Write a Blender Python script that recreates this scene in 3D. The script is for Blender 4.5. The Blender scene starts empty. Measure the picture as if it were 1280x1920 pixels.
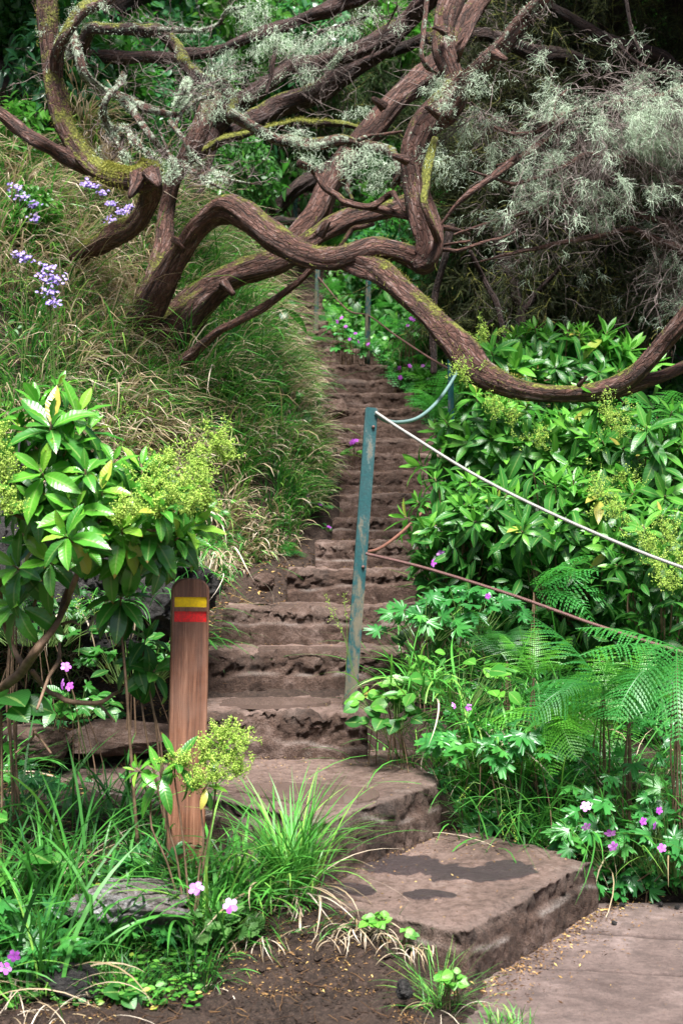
import bpy, math, random
import numpy as np
from mathutils import Vector, Matrix
R = math.radians
rng = np.random.default_rng(7)
random.seed(7)
scene = bpy.context.scene
col = scene.collection

# ---------------- camera ----------------
EYE = 1.55
FPX = 1920 * 50 / 36          # focal length in pixels of the 1280x1920 photograph
cam_d = bpy.data.cameras.new('camera'); cam = bpy.data.objects.new('camera', cam_d); col.objects.link(cam)
cam.location = (0, 0, EYE); cam.rotation_euler = (R(90), 0, 0)
cam_d.sensor_fit = 'VERTICAL'; cam_d.sensor_height = 36; cam_d.sensor_width = 24; cam_d.lens = 50
cam_d.clip_start = .05; cam_d.clip_end = 500
cam_d.dof.use_dof = True; cam_d.dof.focus_distance = 6.6; cam_d.dof.aperture_fstop = 5.0
scene.camera = cam

# ---------------- sky and sun ----------------
SUN_EL, SUN_AZ = 62, 176      # high, from behind the camera and a little to its left
world = bpy.data.worlds.new('World'); scene.world = world; world.use_nodes = True
wn = world.node_tree.nodes; wl = world.node_tree.links
bg = wn['Background']; sky = wn.new('ShaderNodeTexSky'); sky.sky_type = 'NISHITA'; sky.sun_disc = False
sky.sun_elevation = R(SUN_EL); sky.sun_rotation = R(SUN_AZ); sky.air_density = 1.0; sky.dust_density = 3.0
wl.new(sky.outputs[0], bg.inputs[0]); bg.inputs[1].default_value = .055
sd = bpy.data.lights.new('sun', 'SUN'); sun = bpy.data.objects.new('sun', sd); col.objects.link(sun)
sd.energy = 4.7; sd.angle = R(20); sd.color = (1, .985, .96)
az = R(SUN_AZ); el = R(SUN_EL)
sdir = Vector((math.sin(az) * math.cos(el), math.cos(az) * math.cos(el), math.sin(el)))
sun.rotation_euler = sdir.to_track_quat('Z', 'Y').to_euler(); sun.location = (0, 0, 20)
scene.view_settings.view_transform = 'Standard'; scene.view_settings.look = 'None'
scene.view_settings.gamma = 1; scene.view_settings.exposure = 1.68
scene.render.engine = 'CYCLES'
cy = scene.cycles
cy.use_denoising = True
try: cy.denoiser = 'OPENIMAGEDENOISE'
except Exception: pass
cy.max_bounces = 5; cy.diffuse_bounces = 2; cy.glossy_bounces = 2; cy.transmission_bounces = 3; cy.transparent_max_bounces = 4
cy.caustics_reflective = False; cy.caustics_refractive = False

# ---------------- helpers ----------------
def W(px, py, d):             # photograph pixel + distance -> world point
    return np.array(((px - 640) / FPX * d, d, EYE - (py - 960) / FPX * d))

def _h(ix, iy, iz, s):
    n = (ix * 374761393 + iy * 668265263 + iz * 1274126177 + s * 974634777) & 0xffffffff
    n = ((n ^ (n >> 13)) * 1274126177) & 0xffffffff
    return ((n ^ (n >> 16)) & 0xffff) / 65535.0
def vn(p, s=0):
    p = np.asarray(p, float); i = np.floor(p).astype(np.int64); f = p - i; f = f * f * (3 - 2 * f)
    x, y, z = i[..., 0], i[..., 1], i[..., 2]; fx, fy, fz = f[..., 0], f[..., 1], f[..., 2]
    def L(a, b, t): return a + (b - a) * t
    return 2 * L(L(L(_h(x, y, z, s), _h(x+1, y, z, s), fx), L(_h(x, y+1, z, s), _h(x+1, y+1, z, s), fx), fy),
             L(L(_h(x, y, z+1, s), _h(x+1, y, z+1, s), fx), L(_h(x, y+1, z+1, s), _h(x+1, y+1, z+1, s), fx), fy), fz) - 1
def fbm(p, o=4, s=0):
    p = np.asarray(p, float); r = 0; a = .5
    for k in range(o): r = r + a * vn(p * 2**k, s + k); a *= .5
    return r
def facets(p, s=0, tilt=1.3):
    """broken-stone relief: every Voronoi cell is a tilted plane of its own height"""
    p = np.asarray(p, float); p = p + .35 * np.stack([vn(p * 1.3, s + 31), vn(p * 1.3, s + 32), vn(p * 1.3, s + 33)], -1); i = np.floor(p).astype(np.int64)
    best = np.full(p.shape[:-1], 9.); val = np.zeros(p.shape[:-1])
    for dx in (-1, 0, 1):
        for dy in (-1, 0, 1):
            for dz in (-1, 0, 1):
                a, b, c = i[..., 0] + dx, i[..., 1] + dy, i[..., 2] + dz
                hx, hy, hz = _h(a, b, c, s), _h(a, b, c, s + 1), _h(a, b, c, s + 2); qx, qy, qz = p[..., 0] - a - hx, p[..., 1] - b - hy, p[..., 2] - c - hz
                d = qx * qx + qy * qy + qz * qz; k = d < best; best = np.where(k, d, best)
                h = _h(a, b, c, s + 3) * 2 - 1 + tilt * (qx * (_h(a, b, c, s + 4) * 2 - 1) + qy * (_h(a, b, c, s + 5) * 2 - 1) + qz * (_h(a, b, c, s + 6) * 2 - 1)); val = np.where(k, h, val)
    return val
def P3(x, y, z=0):
    x, y = np.broadcast_arrays(np.asarray(x, float), np.asarray(y, float)); return np.stack([x, y, np.zeros_like(x) + z], -1)
def unit(v): v = np.asarray(v, float); return v / np.maximum(np.linalg.norm(v, axis=-1, keepdims=True), 1e-9)
def sstep(a, b, x): t = np.clip((x - a) / (b - a), 0, 1); return t * t * (3 - 2 * t)

class MB:                      # collects geometry for ONE mesh
    def __init__(s): s.V = []; s.F = []; s.C = []; s.T = []; s.n = 0
    def add(s, v, f, c=None, t=None):
        v = np.asarray(v, float).reshape(-1, 3); k = len(v)
        s.V.append(v)
        for g in (f if isinstance(f, list) else [f]):
            g = np.asarray(g, np.int64)
            if len(g): s.F.append(g + s.n)
        c = np.zeros((k, 3)) if c is None else np.broadcast_to(np.asarray(c, float), (k, 3))
        t = v if t is None else np.broadcast_to(np.asarray(t, float), (k, 3))
        s.C.append(c); s.T.append(t); s.n += k
    def mesh(s, name, mat, smooth=True):
        me = bpy.data.meshes.new(name)
        if s.n == 0: return me
        V = np.concatenate(s.V); C = np.concatenate(s.C); T = np.concatenate(s.T)
        me.vertices.add(len(V)); me.vertices.foreach_set('co', V.astype(np.float32).ravel())
        tot = np.concatenate([np.full(len(g), g.shape[1]) for g in s.F]).astype(np.int32)
        idx = np.concatenate([g.ravel() for g in s.F]).astype(np.int32)
        me.loops.add(len(idx)); me.loops.foreach_set('vertex_index', idx)
        me.polygons.add(len(tot)); st = np.concatenate([[0], np.cumsum(tot)[:-1]]).astype(np.int32)
        me.polygons.foreach_set('loop_start', st); me.polygons.foreach_set('loop_total', tot)
        me.polygons.foreach_set('use_smooth', np.full(len(tot), smooth))
        a = me.attributes.new('col', 'FLOAT_VECTOR', 'POINT'); a.data.foreach_set('vector', C.astype(np.float32).ravel())
        a = me.attributes.new('tube', 'FLOAT_VECTOR', 'POINT'); a.data.foreach_set('vector', T.astype(np.float32).ravel())
        me.update(calc_edges=True)
        for m in (mat if isinstance(mat, list) else [mat]): me.materials.append(m)
        return me
    def build(s, name, mat, parent=None, smooth=True):
        o = bpy.data.objects.new(name, s.mesh(name, mat, smooth)); col.objects.link(o)
        if parent is not None:
            o.parent = parent; o.location = tuple(-np.array(parent.location)) if parent.get('_w') else (0, 0, 0)
        return o
def tag(o, label=None, cat=None, group=None, kind=None):
    if label: o['label'] = label
    if cat: o['category'] = cat
    if group: o['group'] = group
    if kind: o['kind'] = kind
    return o
def thing(name, label, cat, loc=(0, 0, 0), group=None):   # an Empty at the thing's base; children are given in world coordinates
    o = bpy.data.objects.new(name, None); col.objects.link(o); o.location = tuple(float(v) for v in loc)
    o.empty_display_size = .1; o['_w'] = 1
    return tag(o, label, cat, group)

def grid_faces(nu, nv, wrap=False):
    i = np.arange(nu - 1)[:, None]; m = nv if wrap else nv - 1; j = np.arange(m)[None, :]; j2 = (j + 1) % nv
    return np.stack([i * nv + j, i * nv + j2, (i + 1) * nv + j2, (i + 1) * nv + j], -1).reshape(-1, 4)

def catmull(P, step):
    P = np.asarray(P, float); Q = np.vstack([2 * P[0] - P[1], P, 2 * P[-1] - P[-2]]); out = []
    for k in range(1, len(Q) - 2):
        a, b, c, d = Q[k-1:k+3]; L = np.linalg.norm((c - b)[:3]); n = max(1, int(round(L / step)))
        t = (np.arange(n) / n)[:, None]
        out.append(.5 * (2*b + (c-a)*t + (2*a-5*b+4*c-d)*t**2 + (3*b-a-3*c+d)*t**3))
    out.append(Q[-2][None]); return np.concatenate(out)

def tube(mb, pts, rad, seg=12, step=.03, rough=.0, c=(0, 0, 0), seed=0, freq=1.0, knots=0.0, cap=True):
    P = np.column_stack([np.asarray(pts, float), np.asarray(rad, float) * np.ones(len(pts))])
    S = catmull(P, step); C = S[:, :3]; r = np.maximum(S[:, 3], 2e-4)
    T = unit(np.gradient(C, axis=0)) if len(C) > 1 else np.array([[0, 0, 1.]])
    n0 = np.cross(T[0], (0, 0, 1.) if abs(T[0][2]) < .9 else (1., 0, 0)); n = unit(n0); N = [n]
    for k in range(1, len(C)):
        n = unit(n - T[k] * np.dot(n, T[k])); N.append(n)
    N = np.array(N); B = np.cross(T, N)
    s = np.concatenate([[0], np.cumsum(np.linalg.norm(np.diff(C, axis=0), axis=1))])
    th = np.linspace(0, 2 * np.pi, seg, endpoint=False)
    ct, st = np.cos(th)[None], np.sin(th)[None]
    rr = r[:, None] * np.ones((1, seg))
    if rough > 0:
        sc = s[:, None] + np.zeros((1, seg))
        q = np.stack([ct * 2.2 + 0 * sc, st * 2.2 + 0 * sc, sc * 3.0 * freq + ct * .5], -1)
        q2 = np.stack([ct * 5 + 0 * sc, st * 5 + 0 * sc, sc * 7 * freq], -1)
        rr = rr * (1 + rough * (1.3 * vn(q, seed) + .8 * vn(q2, seed + 5)))
        if knots: rr = rr * (1 + knots * np.maximum(0, vn(q * np.array([.8, .8, 1.3]), seed + 9) - .35) * 2)
    V = C[:, None] + (N[:, None] * ct[..., None] + B[:, None] * st[..., None]) * rr[..., None]
    F = [grid_faces(len(C), seg, True)]
    Tv = np.stack([ct * r[:, None], st * r[:, None], s[:, None] + 0 * ct], -1)
    V = V.reshape(-1, 3); Tv = Tv.reshape(-1, 3)
    if cap:
        k = len(V); V = np.vstack([V, C[0] - T[0] * r[0] * .3, C[-1] + T[-1] * r[-1] * .5]); Tv = np.vstack([Tv, [0, 0, 0], [0, 0, s[-1]]])
        j = np.arange(seg); j2 = (j + 1) % seg
        F.append(np.stack([np.full(seg, k), j2, j], -1)); e = (len(C) - 1) * seg
        F.append(np.stack([np.full(seg, k + 1), e + j, e + j2], -1))
    mb.add(V, F, c, Tv); return C

def frames(dirs, nrm):
    d = unit(dirs); s = unit(np.cross(d, nrm)); n = np.cross(s, d); return np.stack([s, d, n], -1)   # columns
def place(mb, tmpl, pos, dirs, nrm, scale, var, wscale=None, u=None):
    """many copies of a template (verts K x 3, faces list, edge K) at once; c = (variation, across, along)"""
    tv, tf, te = tmpl; M = len(pos); K = len(tv)
    F = frames(dirs, nrm); s = np.asarray(scale, float).reshape(-1, 1) * np.ones((M, 1))
    loc = tv[None] * s[:, None]
    if wscale is not None: loc = loc * np.stack([np.asarray(wscale), np.ones(M), np.ones(M)], -1)[:, None]
    V = np.einsum('mij,mkj->mki', F, loc) + np.asarray(pos)[:, None]
    off = (np.arange(M) * K)[:, None, None]
    fs = [(np.asarray(f)[None] + off).reshape(-1, np.asarray(f).shape[1]) for f in tf]
    c = np.stack([np.broadcast_to(np.asarray(var)[:, None], (M, K)), np.broadcast_to(te[None, :, 0], (M, K)), np.broadcast_to(te[None, :, 1], (M, K))], -1)
    mb.add(V.reshape(-1, 3), fs, c.reshape(-1, 3))

def leaf_t(w=.3, curl=.3, fold=.25, n=6, p=.85, wave=0.0, tipw=0.0, cross=1):
    """lance leaf along +y, length 1; cross=1: left/mid/right, 2: five across (rounder)"""
    t = np.linspace(0, 1, n + 1); ww = w / 2 * np.sin(np.pi * t**p)**.9; ww[0] = w * .05; ww[-1] = tipw
    xs = [-1, 0, 1] if cross == 1 else [-1, -.5, 0, .5, 1]
    V, E = [], []
    ang = curl * t * 1.6
    y = np.concatenate([[0], np.cumsum(np.cos((ang[1:] + ang[:-1]) / 2) / n)]); z = -np.concatenate([[0], np.cumsum(np.sin((ang[1:] + ang[:-1]) / 2) / n)])
    for k in range(n + 1):
        for x in xs:
            V.append((x * ww[k], y[k], z[k] + fold * abs(x) * ww[k] + wave * ww[k] * math.sin(k * 2.3 + x * 1.7) * abs(x))); E.append((abs(x), t[k]))
    return np.array(V), [grid_faces(n + 1, len(xs))], np.array(E)

def blades(mb, base, az, length, width, th0, th1, var, n=5, side=None):
    """grass blades: curved tapering strips; th0/th1 lean from vertical at foot and tip"""
    M = len(base); t = np.linspace(0, 1, n + 1); a = th0[:, None] + (th1 - th0)[:, None] * t[None]**1.2
    seg = (length / n)[:, None]; am = (a[:, 1:] + a[:, :-1]) / 2
    h = np.concatenate([np.zeros((M, 1)), np.cumsum(np.sin(am) * seg, 1)], 1); z = np.concatenate([np.zeros((M, 1)), np.cumsum(np.cos(am) * seg, 1)], 1)
    swerve = (rng.normal(0, .25, M))[:, None] * t[None]**2 * length[:, None]
    d = np.stack([np.cos(az), np.sin(az)], -1); sd_ = np.stack([-np.sin(az), np.cos(az)], -1)
    C = np.zeros((M, n + 1, 3)); C[..., :2] = base[:, None, :2] + d[:, None] * h[..., None] + sd_[:, None] * swerve[..., None]; C[..., 2] = base[:, None, 2] + z
    tw = (rng.uniform(-1.2, 1.2, M) if side is None else side)
    sv = np.stack([sd_[:, 0] * np.cos(tw) + d[:, 0] * np.sin(tw) * .5, sd_[:, 1] * np.cos(tw) + d[:, 1] * np.sin(tw) * .5, np.sin(tw) * .5], -1)
    wt = (np.array([.55, .9, 1, .9, .65, .05]) if n == 5 else np.interp(t, [0, .2, .5, .8, 1], [.55, .9, 1, .7, .04]))
    off = sv[:, None] * (width[:, None] * wt[None])[..., None] / 2
    V = np.stack([C - off, C + off], 2).reshape(M, -1, 3); K = 2 * (n + 1)
    f = grid_faces(n + 1, 2); F = (f[None] + (np.arange(M) * K)[:, None, None]).reshape(-1, 4)
    c = np.stack([np.repeat(var, K), np.ones(M * K) * .5, np.tile(np.repeat(t, 2), M)], -1)
    mb.add(V.reshape(-1, 3), F, c)

# ---------------- materials ----------------
def nt(name):
    m = bpy.data.materials.new(name); m.use_nodes = True; n = m.node_tree.nodes; n.clear()
    return m, n, m.node_tree.links
def node(n, t, **k):
    o = n.new('ShaderNode' + t)
    for a, v in k.items():
        if a.startswith('i_'): o.inputs[a[2:].replace('_', ' ')].default_value = v
        else: setattr(o, a, v)
    return o
def ramp(n, l, src, stops, interp='LINEAR'):
    r = n.new('ShaderNodeValToRGB'); e = r.color_ramp.elements; r.color_ramp.interpolation = interp
    while len(e) < len(stops): e.new(.5)
    for k, (p, c_) in enumerate(stops):
        e[k].position = p; c_ = (c_, c_, c_) if isinstance(c_, (int, float)) else c_; e[k].color = (*c_, 1)
    l.new(src, r.inputs[0]); return r.outputs[0]
def mixc(n, l, f, a, b, bt='MIX'):
    m = n.new('ShaderNodeMix'); m.data_type = 'RGBA'; m.blend_type = bt
    for sock, v in ((m.inputs[0], f), (m.inputs[6], a), (m.inputs[7], b)):
        if isinstance(v, bpy.types.NodeSocket): l.new(v, sock)
        elif isinstance(v, (int, float)): sock.default_value = v
        else: sock.default_value = (*v, 1)
    return m.outputs[2]
def math_(n, l, op, a, b=None, c=None, clamp=False):
    m = n.new('ShaderNodeMath'); m.operation = op; m.use_clamp = clamp
    for k, v in enumerate((a, b, c)):
        if v is None: continue
        if isinstance(v, bpy.types.NodeSocket): l.new(v, m.inputs[k])
        else: m.inputs[k].default_value = v
    return m.outputs[0]
def noise(n, l, vec, scale, detail=4, rough=.6, dist=0):
    t = n.new('ShaderNodeTexNoise'); t.inputs['Scale'].default_value = scale; t.inputs['Detail'].default_value = detail
    t.inputs['Roughness'].default_value = rough; t.inputs['Distortion'].default_value = dist
    if vec is not None: l.new(vec, t.inputs['Vector'])
    return t.outputs[0]
def attr(n, name): a = n.new('ShaderNodeAttribute'); a.attribute_name = name; return a
def sep(n, l, v): s = n.new('ShaderNodeSeparateXYZ'); l.new(v, s.inputs[0]); return s.outputs
def bump(n, l, h, strength=.5, dist=.01, nrm=None):
    b = n.new('ShaderNodeBump'); b.inputs['Strength'].default_value = strength; b.inputs['Distance'].default_value = dist
    l.new(h, b.inputs['Height'])
    if nrm is not None: l.new(nrm, b.inputs['Normal'])
    return b.outputs[0]
def scaled(n, l, v, s):
    m = n.new('ShaderNodeVectorMath'); m.operation = 'MULTIPLY'; l.new(v, m.inputs[0]); m.inputs[1].default_value = s; return m.outputs[0]
def finish(m, n, l, colr, rough=.6, nrm=None, spec=.5, metal=0, transl=0, tcol=None, coat=0):
    p = n.new('ShaderNodeBsdfPrincipled'); out = n.new('ShaderNodeOutputMaterial')
    def put(k, v):
        if isinstance(v, bpy.types.NodeSocket): l.new(v, p.inputs[k])
        elif isinstance(v, (tuple, list)): p.inputs[k].default_value = (*v, 1)
        else: p.inputs[k].default_value = v
    put('Base Color', colr); put('Roughness', rough); put('Specular IOR Level', spec); put('Metallic', metal)
    if coat: put('Coat Weight', coat); p.inputs['Coat Roughness'].default_value = .15
    if nrm is not None: l.new(nrm, p.inputs['Normal'])
    if transl:
        t = n.new('ShaderNodeBsdfTranslucent'); s = n.new('ShaderNodeMixShader'); s.inputs[0].default_value = transl
        tc = colr if tcol is None else tcol
        if isinstance(tc, bpy.types.NodeSocket): l.new(tc, t.inputs[0])
        else: t.inputs[0].default_value = (*tc, 1)
        l.new(p.outputs[0], s.inputs[1]); l.new(t.outputs[0], s.inputs[2]); l.new(s.outputs[0], out.inputs[0])
    else: l.new(p.outputs[0], out.inputs[0])
    return m

def mat_leaf(name, stops, rough=.38, transl=.3, rib=.35, spec=.5, tipc=None, veins=True):
    m, n, l = nt(name); a = sep(n, l, attr(n, 'col').outputs['Vector'])
    base = ramp(n, l, a[0], stops)
    g = n.new('ShaderNodeTexCoord').outputs['Object']
    nz = noise(n, l, g, 25, 3)
    base = mixc(n, l, math_(n, l, 'MULTIPLY', nz, .35), base, (.05, .14, .02), 'MIX')
    rb = math_(n, l, 'LESS_THAN', a[1], .10)
    base = mixc(n, l, math_(n, l, 'MULTIPLY', rb, rib), base, (.30, .42, .12))
    if tipc:
        e = math_(n, l, 'MULTIPLY', math_(n, l, 'GREATER_THAN', math_(n, l, 'ADD', a[2], math_(n, l, 'MULTIPLY', nz, .5)), 1.22), .8)
        base = mixc(n, l, e, base, tipc)
    nr = None
    if veins:
        w = math_(n, l, 'SINE', math_(n, l, 'MULTIPLY', math_(n, l, 'SUBTRACT', a[2], math_(n, l, 'MULTIPLY', a[1], .12)), 62))
        nr = bump(n, l, math_(n, l, 'ADD', math_(n, l, 'MULTIPLY', w, .4), nz), .22, .002)
    tc = mixc(n, l, .5, base, (.11, .48, .045))
    return finish(m, n, l, base, rough, nr, spec, transl=transl, tcol=tc)
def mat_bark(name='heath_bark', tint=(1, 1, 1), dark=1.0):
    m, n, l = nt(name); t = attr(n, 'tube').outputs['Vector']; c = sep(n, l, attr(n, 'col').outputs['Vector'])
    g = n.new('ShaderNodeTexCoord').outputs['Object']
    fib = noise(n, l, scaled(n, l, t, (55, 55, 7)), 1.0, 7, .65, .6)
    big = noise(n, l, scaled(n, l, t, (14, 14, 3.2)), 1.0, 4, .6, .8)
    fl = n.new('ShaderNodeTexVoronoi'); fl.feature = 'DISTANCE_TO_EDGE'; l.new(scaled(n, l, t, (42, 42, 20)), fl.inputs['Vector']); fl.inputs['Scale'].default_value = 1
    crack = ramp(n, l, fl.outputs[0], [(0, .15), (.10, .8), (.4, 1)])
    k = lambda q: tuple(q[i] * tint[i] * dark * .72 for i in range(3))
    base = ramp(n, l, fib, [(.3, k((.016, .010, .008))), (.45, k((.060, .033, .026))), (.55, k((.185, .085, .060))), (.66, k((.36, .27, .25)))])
    base = mixc(n, l, ramp(n, l, big, [(.42, 0), (.66, .6)]), base, k((.15, .06, .042)))
    base = mixc(n, l, math_(n, l, 'MULTIPLY', crack, 1), mixc(n, l, .6, base, (.012, .008, .006)), base)
    nz = sep(n, l, n.new('ShaderNodeNewGeometry').outputs['Normal'])[2]
    mn = noise(n, l, g, 9, 5, .7); mf = noise(n, l, g, 70, 4, .7)
    q = math_(n, l, 'ADD', math_(n, l, 'MULTIPLY', nz, .32), math_(n, l, 'ADD', math_(n, l, 'MULTIPLY', mn, 1.0), math_(n, l, 'MULTIPLY', mf, .35)))
    q = math_(n, l, 'ADD', q, math_(n, l, 'MULTIPLY', c[0], .75))
    mossf = ramp(n, l, q, [(1.02, 0), (1.0, 0)]) if False else math_(n, l, 'MULTIPLY', math_(n, l, 'SUBTRACT', q, 1.06), 7, clamp=True)
    mossc = ramp(n, l, mf, [(.3, (.035, .042, .006)), (.55, (.17, .18, .028)), (.72, (.36, .34, .08))])
    base = mixc(n, l, mossf, base, mossc)
    ln = noise(n, l, g, 22, 5, .75)
    lf = math_(n, l, 'MULTIPLY', math_(n, l, 'SUBTRACT', math_(n, l, 'ADD', ln, math_(n, l, 'MULTIPLY', c[1], .34)), .74), 12, clamp=True)
    base = mixc(n, l, lf, base, ramp(n, l, mf, [(.3, (.16, .20, .13)), (.7, (.50, .56, .44))]))
    h = math_(n, l, 'ADD', math_(n, l, 'MULTIPLY', fib, 1.8), math_(n, l, 'ADD', math_(n, l, 'MULTIPLY', crack, .35), math_(n, l, 'MULTIPLY', math_(n, l, 'ADD', mossf, lf), mf)))
    return finish(m, n, l, base, .8, bump(n, l, h, 1.0, .022), .3)

def mat_stone(name='step_stone', a=(.030, .016, .010), b=(.105, .061, .043), c_=(.26, .182, .152), pale_k=.35):
    m, n, l = nt(name); g = n.new('ShaderNodeTexCoord').outputs['Object']
    cc = sep(n, l, attr(n, 'col').outputs['Vector'])
    n1 = noise(n, l, g, 3.2, 6, .68, .3); n2 = noise(n, l, g, 28, 7, .72); n3 = noise(n, l, g, 150, 3, .7)
    base = ramp(n, l, math_(n, l, 'ADD', math_(n, l, 'MULTIPLY', n1, .6), math_(n, l, 'MULTIPLY', n2, .4)), [(.36, a), (.5, b), (.66, c_)])
    base = mixc(n, l, ramp(n, l, n3, [(.36, .55), (.5, 0)]), base, tuple(v * .35 for v in a))
    base = mixc(n, l, ramp(n, l, n3, [(.62, 0), (.72, .4)]), base, (.27, .23, .21))
    # col.x: dusty tint that also paints treads lit from above, col.y: dark wet slab, col.z: pale line on ledge and nose
    base = mixc(n, l, math_(n, l, 'MULTIPLY', math_(n, l, 'MULTIPLY', cc[0], ramp(n, l, n2, [(.35, .3), (.6, 1)])), .7), base, (.38, .262, .218))
    w = math_(n, l, 'MULTIPLY', math_(n, l, 'SUBTRACT', math_(n, l, 'ADD', cc[1], math_(n, l, 'MULTIPLY', n2, .35)), .62), 6, clamp=True)
    base = mixc(n, l, math_(n, l, 'MULTIPLY', w, .85), base, (.062, .048, .050))
    pale = math_(n, l, 'MULTIPLY', math_(n, l, 'SUBTRACT', noise(n, l, g, 7, 6, .75), .6), 6, clamp=True)
    base = mixc(n, l, math_(n, l, 'MULTIPLY', pale, pale_k), base, (.38, .36, .31))
    base = mixc(n, l, math_(n, l, 'MULTIPLY', cc[2], ramp(n, l, n3, [(.35, .2), (.6, .9)])), base, (.34, .30, .27))
    vp = n.new('ShaderNodeTexVoronoi'); l.new(g, vp.inputs['Vector']); vp.inputs['Scale'].default_value = 85
    pit = ramp(n, l, vp.outputs[0], [(.06, 1), (.18, 0)]); base = mixc(n, l, math_(n, l, 'MULTIPLY', pit, .5), base, tuple(v * .3 for v in a))
    rg = mixc(n, l, w, (.85, .85, .85), (.30, .30, .30))
    n4 = noise(n, l, g, 75, 6, .8); h = math_(n, l, 'SUBTRACT', math_(n, l, 'ADD', math_(n, l, 'ADD', n2, math_(n, l, 'MULTIPLY', n4, .9)), math_(n, l, 'MULTIPLY', n3, .45)), math_(n, l, 'MULTIPLY', pit, .35))
    return finish(m, n, l, base, rg, bump(n, l, h, 1.0, .020), .35)

def mat_soil(name='soil'):
    m, n, l = nt(name); g = n.new('ShaderNodeTexCoord').outputs['Object']
    n1 = noise(n, l, g, 4, 5, .65); n2 = noise(n, l, g, 45, 6, .75); n3 = noise(n, l, g, 190, 3, .7)
    base = ramp(n, l, n2, [(.32, (.008, .005, .004)), (.5, (.030, .019, .014)), (.68, (.085, .055, .042))])
    base = mixc(n, l, ramp(n, l, n1, [(.4, 0), (.65, .45)]), base, (.065, .042, .032))
    base = mixc(n, l, ramp(n, l, n3, [(.62, 0), (.68, .5)]), base, (.24, .16, .09))
    return finish(m, n, l, base, .95, bump(n, l, math_(n, l, 'ADD', n2, math_(n, l, 'MULTIPLY', n3, .5)), 1, .02), .25)

def mat_paving(name='paving'):
    m, n, l = nt(name); g = n.new('ShaderNodeTexCoord').outputs['Object']
    n1 = noise(n, l, g, 2.2, 6, .65, .4); n2 = noise(n, l, g, 60, 6, .75); n3 = noise(n, l, g, 260, 2, .7)
    base = ramp(n, l, math_(n, l, 'ADD', math_(n, l, 'MULTIPLY', n1, .7), math_(n, l, 'MULTIPLY', n2, .3)), [(.36, (.075, .050, .043)), (.52, (.165, .117, .102)), (.66, (.28, .21, .19))])
    base = mixc(n, l, ramp(n, l, n3, [(.3, .6), (.42, 0)]), base, (.07, .05, .045))
    vp = n.new('ShaderNodeTexVoronoi'); l.new(g, vp.inputs['Vector']); vp.inputs['Scale'].default_value = 70
    pit = ramp(n, l, vp.outputs[0], [(.10, 1), (.22, 0)]); base = mixc(n, l, math_(n, l, 'MULTIPLY', pit, .7), base, (.03, .02, .018))
    n5 = noise(n, l, g, 12, 6, .75); base = mixc(n, l, ramp(n, l, n5, [(.38, .6), (.55, 0)]), base, (.06, .043, .038))
    c = sep(n, l, attr(n, 'col').outputs['Vector'])
    base = mixc(n, l, c[0], base, (.018, .012, .010))
    return finish(m, n, l, base, .9, bump(n, l, math_(n, l, 'ADD', n2, math_(n, l, 'MULTIPLY', n3, .6)), .9, .012), .35)

def mat_plain(name, c, rough=.6, spec=.5, metal=0, var=.25, scale=40, bmp=.3, transl=0, d=.003, c2=None):
    m, n, l = nt(name); g = n.new('ShaderNodeTexCoord').outputs['Object']; nz = noise(n, l, g, scale, 5, .7)
    c2 = c2 or tuple(v * .45 for v in c)
    base = mixc(n, l, ramp(n, l, nz, [(.38, var * 2 if var < .5 else 1), (.6, 0)]), c, c2)
    return finish(m, n, l, base, rough, bump(n, l, nz, bmp, d) if bmp else None, spec, metal, transl)

def mat_var(name, stops, rough=.6, spec=.3, transl=0):
    m, n, l = nt(name); a = sep(n, l, attr(n, 'col').outputs['Vector']); c = ramp(n, l, a[0], stops)
    return finish(m, n, l, c, rough, None, spec, transl=transl)

def mat_paint(name='green_paint'):
    m, n, l = nt(name); g = n.new('ShaderNodeTexCoord').outputs['Object']
    sc = scaled(n, l, g, (1, 1, .35)); n1 = noise(n, l, sc, 16, 6, .75); n2 = noise(n, l, g, 110, 4, .7); z = sep(n, l, g)[2]
    base = ramp(n, l, n2, [(.3, (.002, .028, .031)), (.6, (.004, .055, .058))])
    gry = ramp(n, l, math_(n, l, 'ADD', n1, math_(n, l, 'MULTIPLY', n2, .25)), [(.68, 0), (.80, .6)])
    base = mixc(n, l, gry, base, (.16, .17, .15))
    f = math_(n, l, 'ADD', n1, math_(n, l, 'MULTIPLY', math_(n, l, 'SUBTRACT', 1.25, z, clamp=True), .20))
    base = mixc(n, l, ramp(n, l, f, [(.60, 0), (.70, .8)]), base, (.11, .085, .05))
    return finish(m, n, l, base, ramp(n, l, n1, [(.4, .42), (.7, .8)]), bump(n, l, math_(n, l, 'ADD', n2, n1), .35, .003), .5)

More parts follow.
